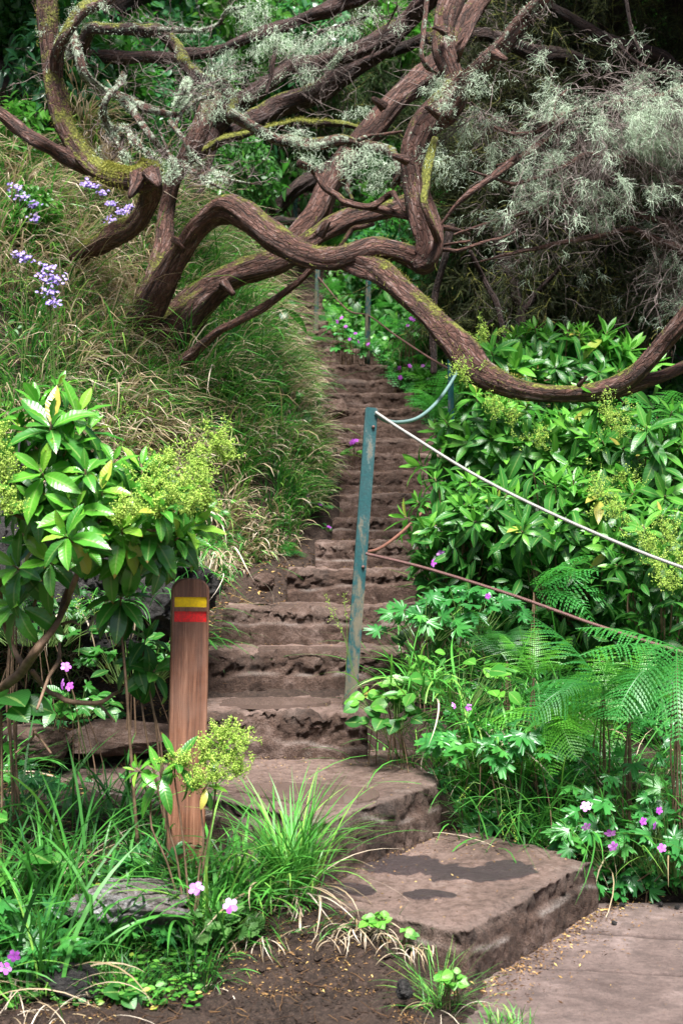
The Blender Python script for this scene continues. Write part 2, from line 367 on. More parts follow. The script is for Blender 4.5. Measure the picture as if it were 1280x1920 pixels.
def mat_wood(name='marker_wood'):
    m, n, l = nt(name); g = n.new('ShaderNodeTexCoord').outputs['Object']
    gr = noise(n, l, scaled(n, l, g, (60, 60, 2.2)), 1, 6, .65, .9); fine = noise(n, l, scaled(n, l, g, (300, 300, 8)), 1, 4, .7); blot = noise(n, l, g, 5, 4, .6)
    saw = noise(n, l, scaled(n, l, g, (2, 2, 260)), 1, 2, .5)
    base = ramp(n, l, gr, [(.3, (.036, .014, .009)), (.5, (.17, .068, .036)), (.68, (.32, .155, .095))])
    base = mixc(n, l, ramp(n, l, blot, [(.42, 0), (.65, .5)]), base, (.20, .12, .09))
    base = mixc(n, l, ramp(n, l, fine, [(.35, .5), (.5, 0)]), base, (.06, .025, .015))
    # a knot low on the board
    s = n.new('ShaderNodeVectorMath'); s.operation = 'DISTANCE'; l.new(scaled(n, l, g, (1, 0, .8)), s.inputs[0]); s.inputs[1].default_value = (.006, 0, .36)
    rings = math_(n, l, 'SINE', math_(n, l, 'MULTIPLY', math_(n, l, 'ADD', s.outputs['Value'], math_(n, l, 'MULTIPLY', gr, .01)), 560))
    kf = math_(n, l, 'MULTIPLY', math_(n, l, 'SUBTRACT', .055, s.outputs['Value']), 25, clamp=True)
    base = mixc(n, l, math_(n, l, 'MULTIPLY', kf, math_(n, l, 'ADD', math_(n, l, 'MULTIPLY', rings, .3), .35)), base, (.05, .022, .014))
    h = math_(n, l, 'ADD', gr, math_(n, l, 'ADD', math_(n, l, 'MULTIPLY', fine, .5), math_(n, l, 'MULTIPLY', saw, .25)))
    return finish(m, n, l, base, .55, bump(n, l, h, .6, .004), .4)

M = dict(
    bark=mat_bark(), bark_mid=mat_bark('shaded_bark', (.9, .92, 1), .55), bark_far=mat_bark('deep_shade_bark', (.8, .85, .9), .38), stone=mat_stone(), soil=mat_soil(), paving=mat_paving(),  # two darker bark copies: shade of the back trees put into the colour
    rock=mat_stone('grey_rock', (.008, .008, .010), (.026, .025, .024), (.07, .065, .06), pale_k=.12),
    lichrock=mat_stone('lichen_rock', (.05, .035, .028), (.20, .17, .155), (.60, .61, .63)),
    paint=mat_paint(), wood=mat_wood(),
    yellow=mat_plain('yellow_paint', (1.0, .68, .004), .65, .3, var=.14, scale=110, c2=(.42, .20, .05)),
    red=mat_plain('red_paint', (.85, .008, .008), .6, var=.30, scale=110, c2=(.25, .03, .02)),
    steel=mat_plain('galvanised_steel', (.25, .245, .225), .55, .5, .3, .2, 90, .3, c2=(.18, .16, .13)),
    rust=mat_plain('rusty_steel', (.13, .065, .055), .6, .4, .3, .3, 70, .5, c2=(.05, .025, .025)),
    hose=mat_plain('faded_hose', (.13, .21, .20), .5, .4, 0, .25, 30, .2, c2=(.08, .14, .125)),
    rhose=mat_plain('brown_hose', (.20, .085, .06), .6, .4, 0, .25, 30, .2),
    water=mat_plain('puddle_water', (.10, .07, .058), .05, .6, 0, 0, 10, 0),
    twig=mat_plain('grey_twig', (.20, .165, .15), .8, .2, 0, .45, 9, 0, c2=(.06, .038, .033)),
    stem=mat_plain('brown_stem', (.19, .12, .075), .7, .3, 0, .35, 30, .5, c2=(.06, .035, .02)),
    gstem=mat_plain('green_stem', (.10, .17, .04), .5, .3, 0, .3, 30, 0),
    lichen=mat_var('beard_lichen', [(0, (.22, .30, .20)), (.5, (.50, .62, .45)), (1, (.82, .92, .74))], .9, .1, .3),
    moss=mat_var('yellow_moss', [(0, (.05, .06, .01)), (.5, (.20, .21, .035)), (1, (.42, .40, .10))], .95, .1, .2),
    bigleaf=mat_leaf('glossy_leaf', [(0, (.012, .075, .012)), (.45, (.035, .18, .018)), (.8, (.10, .34, .024)), (.93, (.24, .50, .045)), (1, (.50, .36, .07))], .32, .25, .45, .6, (.14, .055, .015)),
    midleaf=mat_leaf('shrub_leaf', [(0, (.011, .065, .014)), (.5, (.034, .17, .022)), (.93, (.15, .42, .045)), (1, (.48, .38, .08))], .36, .32, .4, .4),
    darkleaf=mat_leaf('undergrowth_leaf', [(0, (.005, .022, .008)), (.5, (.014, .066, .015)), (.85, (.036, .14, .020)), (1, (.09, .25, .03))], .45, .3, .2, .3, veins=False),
    fern=mat_leaf('fern_leaf', [(0, (.022, .15, .03)), (.5, (.05, .27, .04)), (1, (.14, .43, .06))], .45, .4, .0, .35, veins=False),
    ger=mat_leaf('geranium_leaf', [(0, (.014, .10, .028)), (.5, (.035, .20, .042)), (1, (.10, .36, .06))], .33, .3, .0, .5, veins=False),
    roundleaf=mat_leaf('round_leaf', [(0, (.03, .095, .025)), (1, (.11, .24, .06))], .5, .3, .0, .3, veins=False),
    grass=mat_var('grass_blade', [(0, (.016, .085, .022)), (.25, (.045, .18, .026)), (.5, (.080, .31, .042)), (.62, (.22, .42, .07)), (.68, (.30, .22, .12)), (.85, (.46, .36, .25)), (1, (.66, .57, .46))], .42, .4, .28),
    lime=mat_var('lime_flowers', [(0, (.17, .34, .04)), (.5, (.40, .60, .09)), (1, (.66, .80, .20))], .6, .3, .35),
    petal=mat_var('purple_petal', [(0, (.22, .02, .30)), (.5, (.50, .10, .60)), (.8, (.72, .30, .80)), (1, (.85, .6, .9))], .5, .3, .3),
    lilac=mat_var('lilac_petal', [(0, (.14, .07, .38)), (.5, (.34, .24, .66)), (1, (.70, .62, .88))], .6, .3, .3),
    litter=mat_var('leaf_litter', [(0, (.035, .018, .012)), (.5, (.14, .075, .035)), (.8, (.30, .17, .06)), (1, (.50, .36, .13))], .8, .2, .1),
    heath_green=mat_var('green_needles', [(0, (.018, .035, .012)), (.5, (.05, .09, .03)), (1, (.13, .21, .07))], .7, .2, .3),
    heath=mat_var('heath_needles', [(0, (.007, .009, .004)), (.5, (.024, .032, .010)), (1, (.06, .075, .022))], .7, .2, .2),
)
# ---------------- stairs layout: (distance of the riser, tread height, pixel of left end, pixel of right end) ----------------
STEPS = [(6.50, .63, 330, 668), (7.16, .845, 388, 715), (7.60, 1.03, 424, 790), (8.2, 1.215, 545, 815), (8.6, 1.37, 622, 830), (9.0, 1.51, 652, 834),
         (9.4, 1.675, 664, 838), (9.8, 1.83, 664, 842), (10.2, 1.97, 664, 840), (10.6, 2.10, 658, 830), (11.0, 2.235, 648, 812), (11.4, 2.385, 638, 794),
         (11.8, 2.545, 625, 765), (12.2, 2.69, 612, 738), (12.6, 2.86, 600, 716), (13.0, 3.04, 586, 702), (13.4, 3.18, 572, 640)]
d_ = 13.8
for py_, a_, b_ in ((618, 558, 616), (600, 551, 606), (583, 547, 601), (566, 544, 598), (550, 543, 596), (535, 541, 594), (520, 538, 590)):
    STEPS.append((d_, EYE - (py_ - 960) * d_ / FPX, a_, b_)); d_ += .4
SY = np.array([s[0] for s in STEPS]); SZ = np.array([s[1] for s in STEPS])
XL = np.array([(s[2] - 640) / FPX * s[0] for s in STEPS]); XR = np.array([(s[3] - 640) / FPX * s[0] for s in STEPS])
FOOT = np.array([(-30, 7.0, .62), (-1.6, 7.1, .64), (-.95, 7.75, .9), (-.62, 8.45, 1.22), (-.22, 8.85, 1.42)] +
                [(XL[k] - .07, SY[k] + .1, SZ[k] - .03) for k in range(6, len(STEPS))] + [(-.9, 17.5, 4.9), (-1.5, 30, 14)])
BLK0 = [(.405, 4.57), (.995, 5.52), (.62, 6.02), (-.3, 6.2), (-.62, 5.5), (-.36, 5.02), (.02, 4.86)]
BLK1 = [(-.07, 5.12), (.415, 5.93), (.44, 6.75), (-1.15, 6.85), (-1.25, 6.0), (-.48, 5.55)]
def in_poly(poly, x, y):
    p = np.array(poly); r = np.zeros(np.shape(x), bool); j = len(p) - 1
    for i in range(len(p)):
        c = ((p[i, 1] > y) != (p[j, 1] > y)) & (x < (p[j, 0] - p[i, 0]) * (y - p[i, 1]) / (p[j, 1] - p[i, 1]) + p[i, 0]); r ^= c; j = i
    return r
def H(x, y, detail=True):
    x, y = np.broadcast_arrays(np.asarray(x, float), np.asarray(y, float))
    left = np.interp(y, [-50, 4.3, 4.55, 4.8, 5.0, 5.5, 6.3, 7.0, 8], [0, 0, .02, .15, .25, .35, .47, .60, .62])
    right = np.interp(y, [-50, 5.62, 5.8, 6.5, 7.5, 9, 12, 14, 16, 60], [-.04, -.04, .10, .42, .78, 1.3, 2.45, 3.2, 4.1, 30])
    sl = np.interp(y, np.concatenate([[6.3], SY + .2]), np.concatenate([[.4], SZ])) - .13
    rx = np.interp(y, [4, 4.6, 6.5, 7.2], [.36, .42, .4, .3]); rx = np.where(y > 7.0, np.interp(y, SY, XR) + .02, rx)
    lx = np.where(y > 6.4, np.interp(y, SY, XL) - .04, -.5)
    right = right - .10 * np.clip(x - rx - .8, 0, 6) * sstep(6, 8, y) + .12 * sstep(0, .5, x - rx) * sstep(7, 8, y)
    w = sstep(-.06, .12, x - rx)
    z = np.where(y < 6.4, left * (1 - w) + right * w, 0)
    inst = sl
    wl_ = sstep(-.02, .18, lx - x)
    zz = np.where(x > rx, inst * (1 - w) + right * w, inst * (1 - wl_) + np.where(y < 8.4, np.interp(y, [6.4, 7.2, 8.4], [.49, .62, 1.15]), sl + .1) * wl_)
    t = sstep(6.3, 6.55, y); z = z * (1 - t) + zz * t
    # grassy bank left of the stairs
    sh = x.shape; X, Y = x.ravel(), y.ravel(); best = np.full(X.shape, 1e9); bz = np.zeros(X.shape)
    for a, b in zip(FOOT[:-1], FOOT[1:]):
        dx, dy = b[0] - a[0], b[1] - a[1]; tt = np.clip(((X - a[0]) * dx + (Y - a[1]) * dy) / (dx * dx + dy * dy), 0, 1)
        dd = np.hypot(X - a[0] - tt * dx, Y - a[1] - tt * dy); q = dd < best
        bz = np.where(q, a[2] + tt * (b[2] - a[2]), bz); best = np.where(q, dd, best)
    xf = np.interp(Y, FOOT[1:, 1], FOOT[1:, 0]); ins = (Y > 7.0) & (X < xf)
    ins |= (Y > 7.0) & (Y < 7.1) & (X < -1.6)
    bank = bz + 1.28 * np.clip(best, 0, 1.9) + .62 * np.clip(best - 1.9, 0, 3) + .3 * np.clip(best - 4.9, 0, 99) - .12 * np.exp(-best * 6)
    z = np.where(ins, np.maximum(bank, z.ravel() if False else bank), z.ravel()).reshape(sh)
    z = z + .75 * np.clip(y - 15.5, 0, 40) * (x < 50)
    for po, tz in ((BLK0, .04), (BLK1, .26)):
        q = in_poly(po, x, y); z = np.where(q, np.minimum(z, tz), z)
    far = sstep(60, 120, np.hypot(x, y)); z = z * (1 - far) + 8 * far
    if detail:
        z = z + .035 * fbm(P3(x * 2.2, y * 2.2), 3, 3) + .018 * fbm(P3(x * 12, y * 12), 3, 11)
    return z
def G(x, y, dz=0): return np.array((x, y, float(H(x, y)) + dz))

# ground
mb = MB()
def axis(lo, a, b, hi, fine, g=1.25):
    v = list(np.arange(a, b, fine)); s = fine; x = b
    while x < hi: v.append(x); s *= g; x += s
    v.append(hi); s = fine; x = a - fine; o = []
    while x > lo: o.append(x); s *= g; x -= s
    return np.array([lo] + o[::-1] + v)
gx = axis(-250, -3, 2.6, 250, .025); gy = axis(-250, 3.9, 10.5, 250, .025, 1.12)
X, Y = np.meshgrid(gx, gy, indexing='ij'); Z = H(X, Y)
Z = Z + .012 * np.maximum(0, fbm(P3(X * 30, Y * 30), 3, 21)) * 2
mb.add(np.stack([X, Y, Z], -1).reshape(-1, 3), grid_faces(len(gx), len(gy))[:, ::-1])
tag(mb.build('ground', M['soil']), kind='structure')

# paving in front of the steps: slabs with open joints, one walked surface
mb = MB()
px_ = np.concatenate([np.linspace(.30, 2.2, 330), np.linspace(2.7, 12, 20)]); py2 = np.concatenate([np.linspace(-6, 3.6, 20), np.linspace(3.7, 5.72, 330)])
X, Y = np.meshgrid(px_, py2, indexing='ij')
wob = .012 * vn(P3(X * 6, Y * 6), 2) + .006 * vn(P3(X * 25, Y * 25), 5)
edge = .40 - .10 * np.clip(4.6 - Y, 0, 1) + .03 * vn(P3(Y * 5, Y * 0), 8)
X = np.maximum(X, edge)
def joint(a, b, c0, wd=.012): return np.exp(-(np.abs(a * X + b * Y - c0 + wob) / wd)**2)
J = np.maximum.reduce([joint(.21, .978, 5.29, .013), joint(.16, .987, 4.86, .009), joint(.95, -.25, .15, .007) * (Y < 5.0), joint(.1, .995, 3.6)])
Z = .008 + .008 * fbm(P3(X * 3, Y * 3), 3, 31) - .018 * J - .03 * (X <= edge + .002)
Z = Z - .03 * sstep(5.60, 5.72, Y)
mb.add(np.stack([X, Y, Z], -1).reshape(-1, 3), grid_faces(len(px_), len(py2))[:, ::-1], np.stack([np.clip(J, 0, 1), 0 * J, 0 * J], -1).reshape(-1, 3))
tag(mb.build('paving', M['paving']), kind='structure')

# ---------------- stairs ----------------
stairs = thing('stone_staircase', 'rough brown stone staircase climbing between the grass bank and the shrubs', 'stairs', (0, 4.6, 0))
def disp(V, N, amp, seed, crack=0):
    f = .6 * fbm(V * 3.1, 4, seed) + .5 * fbm(V * 9, 3, seed + 7) + .2 * fbm(V * 34, 2, seed + 3)
    r = 1 - np.abs(vn(V * 4.2, seed + 50)) * 5; f = f - crack * np.clip(r, 0, 1)
    return V + N * (amp * f)[..., None]
def step_mesh(y0, z, xl, xr, going, rise, tilt, seed, k_low=True):
    """a stone tread with its riser: rounded chipped nose, hollowed riser"""
    nu = int(max(40, (xr - xl) / .010)); u = np.linspace(0, 1, nu)
    prof = []
    bot = z - rise - .12
    for t in np.linspace(0, 1, 34): prof.append((0.02 * (1 - t), bot + (z - .02 - bot) * t))
    prof += [(.008, z - .010), (.022, z - .002)]
    for t in np.linspace(.045, 1, 24): prof.append((t * (going + .12), z))
    prof = np.array(prof); nv = len(prof)
    x = (xl + (xr - xl) * u)[:, None] + 0 * prof[None, :, 0]
    yy = y0 + prof[None, :, 0] + 0 * x + tilt * (x - (xl + xr) / 2)
    zz = prof[None, :, 1] + 0 * x
    q = P3(x * 1.0, zz * 1.0)
    # big chips and hollows in the face; long undulation of the nose
    nose = np.exp(-((np.arange(nv) - 34) / 5.0)**2)[None]
    lon = vn(P3(x * 2.6, seed * 3.1 + 0 * x), seed) * .5 + vn(P3(x * 7, seed * 1.7 + 0 * x), seed + 1) * .35
    face = (np.arange(nv) < 35)[None]
    hol = fbm(P3(x * 5.5, zz * 6, seed), 4, seed + 2)
    am = 1.0 if seed < 175 else .5; fr = (zz - (z - rise)) / max(rise, .05)          # lower course: a smoother, prouder ledge under the broken stone
    le = .42 + .28 * vn(P3(x * 2.3, 0 * x, seed * 1.3), seed + 6) + .05 * vn(P3(x * 12, 0 * x, seed), seed + 16)
    low = 1 - sstep(le, le + .10, fr); yy = yy - face * low * (.028 if am > .9 else .006)
    hol = hol * (1 - .75 * low)
    yy = yy + face * am * (.018 * hol + .010 * np.maximum(0, fbm(P3(x * 11, zz * 11, seed), 3, seed + 4)) * 2) - .018 * lon * (1 - sstep(.1, .4, prof[None, :, 0]))
    zz = zz - .014 * np.maximum(0, lon) * (zz > z - .05) - nose * .016 * np.maximum(0, vn(P3(x * 11, 0 * x, seed), seed + 8))
    V = np.stack([x, yy, zz], -1)
    V[..., 2] += (np.arange(nv) > 33)[None] * (.018 * fbm(V * 7, 4, seed + 20) + .009 * fbm(V * 30, 3, seed))
    V[..., 1] += face * am * (.008 * fbm(V * np.array([18, 18, 16]), 4, seed + 91) + .010 * np.maximum(0, vn(V * np.array([9, 9, 10]), seed + 93) - .45) * (1 - .8 * low)); V[..., 2] += nose * .012 * fbm(V * 26, 3, seed + 95)
    am = 1.0 if seed < 175 else .55
    fv = facets(V * 10, seed + 200); f2 = facets(V * 28, seed + 210)
    V[..., 1] += face * am * (.011 * fv * (1 - .85 * low) + .007 * f2 * (1 - .7 * low)); V[..., 2] += nose * am * .010 * f2 + (~face) * .006 * facets(V * np.array([7, 7, 7]), seed + 220)
    # rough joints where stones meet
    for k in range(int((xr - xl) / .55)):
        xj = xl + (xr - xl) * random.uniform(.15, .85); g = np.exp(-((x - xj + .03 * vn(P3(zz * 9, yy * 9), seed + k)) / .010)**2)
        V[..., 1] += face * g * .012; V[..., 2] -= (~face) * g * .010
    V[0, :, 0] += .0; V[:, :, 0] += .01 * fbm(V * 8, 2, seed + 30)
    dust_light = sstep(.02, .10, prof[None, :, 0]) * (.55 + .6 * vn(V * 3, seed + 40)) + 0 * x  # dusty tread tint, with light from above painted in
    wetv = (.10 + .30 * vn(V * 2.2, seed + 60)) * (~face)
    pale = face * np.exp(-((fr - le - .05) / .035)**2) * np.clip(.4 + vn(V * 11, seed + 70), 0, 1) * (.8 if am > .9 else .25) + nose * .25 * np.clip(vn(V * 9, seed + 71), 0, 1)
    c = np.stack([np.clip(dust_light, 0, 1), np.clip(wetv, 0, 1), np.clip(pale, 0, 1)], -1)
    m = MB(); m.add(V.reshape(-1, 3), grid_faces(nu, nv), c.reshape(-1, 3))
    for e in (0, nu - 1):       # end walls
        a = V[e].copy(); b = a.copy(); b[:, 2] = np.minimum(b[:, 2], bot); b = np.stack([a[:, 0], a[:, 1], np.full(nv, bot)], -1)
        Vv = np.stack([a, b], 1).reshape(-1, 3); f = grid_faces(nv, 2); m.add(Vv, f if e else f[:, ::-1], (.1, .3, 0))
    return m
for k, (y0, z, a, b) in enumerate(STEPS):
    y1 = STEPS[k + 1][0] if k + 1 < len(STEPS) else y0 + .4
    rise = z - (STEPS[k - 1][1] if k else .42)
    xl, xr = (a - 640) / FPX * y0 - (.02 if k < 4 else .10), (b - 640) / FPX * y0 + (.05 if k < 1 else .12 if k < 7 else .05)
    step_mesh(y0, z, xl, xr, y1 - y0, rise, (.02 if k < 4 else .10 + .05 * math.sin(k * 2.1)), 100 + k * 13).build('step', M['stone'], stairs)

def block(poly, z0, z1, seed, bevel=.02, wets=(), amp=.02, ledge=None):
    """thick slab from a plan polygon: fine top grid + walls, chipped edges"""
    poly = np.array(poly); n = len(poly); ring = []
    for k in range(n):
        a, b = poly[k], poly[(k + 1) % n]; m_ = int(np.linalg.norm(b - a) / .012) + 1
        ring.append(a + (b - a) * (np.arange(m_) / m_)[:, None])
    ring = np.concatenate(ring); c0 = poly.mean(0); nr = len(ring)
    # radial rings inwards for the top, down for the wall
    tang = unit(np.roll(ring, -1, 0) - np.roll(ring, 1, 0)); out = np.stack([tang[:, 1], -tang[:, 0]], -1)
    ks = 9
    for _ in range(5): out = unit(out + np.roll(out, 1, 0) + np.roll(out, -1, 0))
    rows = []
    wall = np.linspace(0, 1, 28)
    for t in wall[:-1]: rows.append((ring, z0 - .12 + (z1 - .02 - z0 + .12) * t, 0, 1 - 0 * t))
    rows.append((ring, z1 - .012, .004, 0)); rows.append((ring, z1 - .003, .014, 0))
    R_ = []
    for rg, zz, ins, _ in rows: R_.append(np.column_stack([rg - out * ins, np.full(nr, zz)]))
    for t in np.linspace(0.02, 1, 60)[0:]: R_.append(np.column_stack([(ring - out * .018) + (c0 - ring + out * .018) * t, np.full(nr, z1)]))
    V = np.array(R_); nv = len(V); isw = (np.arange(nv) < 28)[:, None]
    e = np.exp(-((np.arange(nv) - 28) / 3.5)**2)[:, None]
    O = np.concatenate([out, np.zeros((nr, 1))], 1)[None]
    f1 = .014 * fbm(V * np.array([3.5, 3.5, 3.5]), 4, seed) + .009 * fbm(V * 18, 4, seed + 1) 
    chip = np.maximum(0, vn(V * np.array([7, 7, 3]), seed + 5) - .1)
    if ledge is not None:      # a rougher broken upper course over a smoother lower one
        le = ledge + .05 * vn(P3(V[..., 0] * 3, V[..., 1] * 3), seed + 70)
        up = sstep(le, le + .015, V[..., 2]) * isw
        f1 = f1 * (.2 + .8 * up) - up * (.012 + .012 * np.maximum(0, fbm(V * 13, 4, seed + 71)) * 2)
    f1 = f1 + .007 * facets(V * 11, seed + 80) * (.35 if ledge is None else .12 + .88 * up) + .004 * facets(V * 34, seed + 85)
    fade = sstep(0, .04, (V[..., 2] - V[..., 2].min()) + 1)
    V = V + O * ((isw | (e > .1)) * (f1 - e * chip * .03))[..., None]
    V[..., 2] += (np.arange(nv)[:, None] >= 27) * (amp * .8 * fbm(V * 2.4, 3, seed + 9) + .012 * fbm(V * 18, 4, seed + 2) - .025 * e * chip)
    wet = np.full(V.shape[:2], .18)
    for (wx, wy, wr, wq) in wets:
        dx = (V[..., 0] - wx) / wr; dy = (V[..., 1] - wy) / (wr * wq)
        k_ = np.hypot(dx, dy) + 1.0 * fbm(V * 6, 4, seed + 33); s_ = 1 - sstep(.8, 1.0, k_)
        wet = np.maximum(wet, s_ * (~isw)); V[..., 2] += (~isw) * s_ * .010
    dust_light = (~isw) * (.75 + .35 * vn(V * 4, seed + 44)) * (1 - wet) - .0 * e  # paler top: dusty tint plus painted top light
    m = MB(); pl = 0 * dust_light if ledge is None else isw * np.exp(-((V[..., 2] - le) / .007)**2) * np.clip(.5 + vn(V * 9, seed + 72), 0, 1) + .15 * e
    c = np.stack([np.clip(dust_light, 0, 1), np.clip(wet, 0, 1), np.clip(pl, 0, 1)], -1)
    m.add(V.reshape(-1, 3), grid_faces(nv, nr, True)[:, ::-1], c.reshape(-1, 3))
    return m
b0 = block(BLK0, 0, .20, 11, wets=[(.20, 5.42, .17, .8), (.52, 5.3, .23, .75), (.05, 5.06, .12, .7), (.30, 5.0, .12, .5)], ledge=.11)
tag(b0.build('step', M['stone'], stairs), 'wide bottom step with broken dark slabs set in its top')
b1 = block(BLK1, .2, .42, 23, wets=[], ledge=.36)
tag(b1.build('step', M['stone'], stairs), 'second step with a muddy puddle on its tread')

def puddle(pts, z, label):
    m = MB(); pts = np.array(pts); c0 = pts.mean(0); P = catmull(np.column_stack([np.vstack([pts, pts[:1]]), np.zeros(len(pts) + 1)]), .03)[:-1, :2]
    P = P + .006 * np.stack([vn(P3(P[:, 0] * 40, P[:, 1] * 40), 1), vn(P3(P[:, 0] * 40, P[:, 1] * 40), 2)], -1)
    n = len(P); V = np.vstack([np.column_stack([P, np.full(n, z)]), np.column_stack([P * 1.003 - c0 * .003, np.full(n, z - .02)]), [[*c0, z]]])
    j = np.arange(n); j2 = (j + 1) % n
    m.add(V, [np.stack([np.full(n, 2 * n), j, j2], -1), np.stack([j, n + j, n + j2, j2], -1)])
    o = m.build('puddle', M['water'], None, False); tag(o, label, 'puddle', 'puddles on the steps'); return o
puddle([(-.42, 5.70), (-.2, 5.50), (.0, 5.44), (.14, 5.56), (.12, 5.74), (-.1, 5.84), (-.34, 5.86)], .434, 'large flat brown puddle on the wide second step')
puddle([(-.57, 6.72), (-.35, 6.66), (-.12, 6.72), (-.06, 6.88), (-.3, 6.96), (-.55, 6.9)], .645, 'narrow brown puddle on the third step beside the marker post')
puddle([(-.42, 7.24), (-.2, 7.22), (.1, 7.28), (-.1, 7.36), (-.4, 7.36)], .855, 'thin sliver of standing water on the fourth step')

def rock(name, label, c, r, seed, mat='rock', lich=.0, group=None, yaw=0, amp=.35, parent=None):
    m = MB(); nu, nv = 70, 100; th = np.linspace(0, np.pi, nu)[:, None]; ph = np.linspace(0, 2 * np.pi, nv, endpoint=False)[None]
    D = np.stack([np.sin(th) * np.cos(ph), np.sin(th) * np.sin(ph), np.cos(th) + 0 * ph], -1)
    # faceted: cut by random planes
    rg = np.random.default_rng(seed); rad = np.full(D.shape[:2], 1.25)
    for _ in range(11):
        nn = unit(rg.normal(0, 1, 3)); dd = rg.uniform(.72, 1.0); q = D @ nn; rad = np.where(q > .05, np.minimum(rad, dd / np.maximum(q, .05)), rad)
    rad = rad * (1 + amp * .5 * fbm(D * 2.2 + seed, 5, seed) + .05 * fbm(D * 8, 4, seed + 1) + .20 * amp * facets(D * 2.6 + seed, seed) + .06 * amp * facets(D * 8, seed + 4))
    V = D * rad[..., None] * np.array(r); cy_, sy_ = math.cos(yaw), math.sin(yaw)
    V = np.stack([V[..., 0] * cy_ - V[..., 1] * sy_, V[..., 0] * sy_ + V[..., 1] * cy_, V[..., 2]], -1) + np.array(c)
    m.add(V.reshape(-1, 3), grid_faces(nu, nv, True), (.03, .1, 0))
    o = m.build(name, M[mat], parent)
    if label: tag(o, label, 'rock', group)
    return o
# ---------------- waymark board ----------------
def marker():
    c = W(347, 1640, 5.0); z0, z1 = .16, W(0, 1085, 5.0)[2]; w = .066; t = .045
    o = thing('marker_post', 'brown wooden waymark board with rounded top and painted yellow and red bars', 'trail marker', (c[0], 5.0, z0))
    m = MB(); hgt = z1 - z0; pr = []
    rc = .048
    for x, z in ((-w, 0), (-w, .3), (-w, .6), (-w, .9), (-w, hgt - rc)): pr.append((x, z))
    for a in np.linspace(0, 90, 9)[1:]: pr.append((-w + rc - rc * math.cos(R(a)), hgt - rc + rc * math.sin(R(a))))
    pr += [(-x, z) for x, z in pr[::-1]]
    pr = np.array(pr)
    # front face with two routed recesses is made from strips: z bands
    def zz(py): return EYE - (py - 960) * 5.0 / FPX - z0
    ya, yb, ra, rb = zz(1120), zz(1139), zz(1147), zz(1167)
    cen = pr.mean(0)
    def ring(ins, y):
        d = pr - cen; q = pr - np.sign(d) * ins; q[:, 1] = np.where(pr[:, 1] <= 0, 0, q[:, 1]); return np.column_stack([q[:, 0], np.full(len(q), y), q[:, 1]])
    rings = [ring(.0, t), ring(0, .004), ring(.004, 0)]
    n = len(pr); V = np.concatenate(rings); m.add(V, grid_faces(3, n, True), 0)
    # front plate: rows between x=-wi..wi, with recess walls
    f = rings[2]; fz = f[:n // 2, 2]; fx = f[:n // 2, 0]
    def row(z): return np.interp(z, fz, fx)
    zs = sorted(set(list(fz) + [ya, yb, ra, rb])); rx = .057
    for a, b in zip(zs[:-1], zs[1:]):
        if b - a < 1e-6: continue
        xa, xb = row(a), row(b); mid = (a + b) / 2; rec = yb < mid < ya or rb < mid < ra
        if not rec: m.add([(xa, 0, a), (-xa, 0, a), (-xb, 0, b), (xb, 0, b)], np.array([[0, 1, 2, 3]]))
        else:
            for s_ in (-1, 1): m.add([(s_ * -xa, 0, a), (s_ * rx, 0, a), (s_ * rx, 0, b), (s_ * -xb, 0, b)], np.array([[0, 1, 2, 3]]))
    for a, b in ((yb, ya), (rb, ra)):
        v = [(-rx, 0, a), (rx, 0, a), (rx, 0, b), (-rx, 0, b), (-rx, .007, a), (rx, .007, a), (rx, .007, b), (-rx, .007, b)]
        m.add(v, np.array([[0, 1, 5, 4], [1, 2, 6, 5], [2, 3, 7, 6], [3, 0, 4, 7]]))
    m.add(rings[0], [np.arange(n)[None, ::-1]])
    b = m.build('board', M['wood'], None, False); b.parent = o
    for nm, lo, hi, mt in (('yellow_bar', yb, ya, 'yellow'), ('red_bar', rb, ra, 'red')):
        q = MB(); nx = 20; X = np.linspace(-rx, rx, nx); Zs = np.linspace(lo, hi, 6); XX, ZZ = np.meshgrid(X, Zs, indexing='ij')
        q.add(np.stack([XX, .0062 + .0004 * vn(P3(XX * 90, ZZ * 90), 3), ZZ], -1).reshape(-1, 3), grid_faces(nx, 6))
        p = q.build(nm, M[mt], None); p.parent = b
    o.rotation_euler = (R(-1), R(1.2), R(12))
marker()

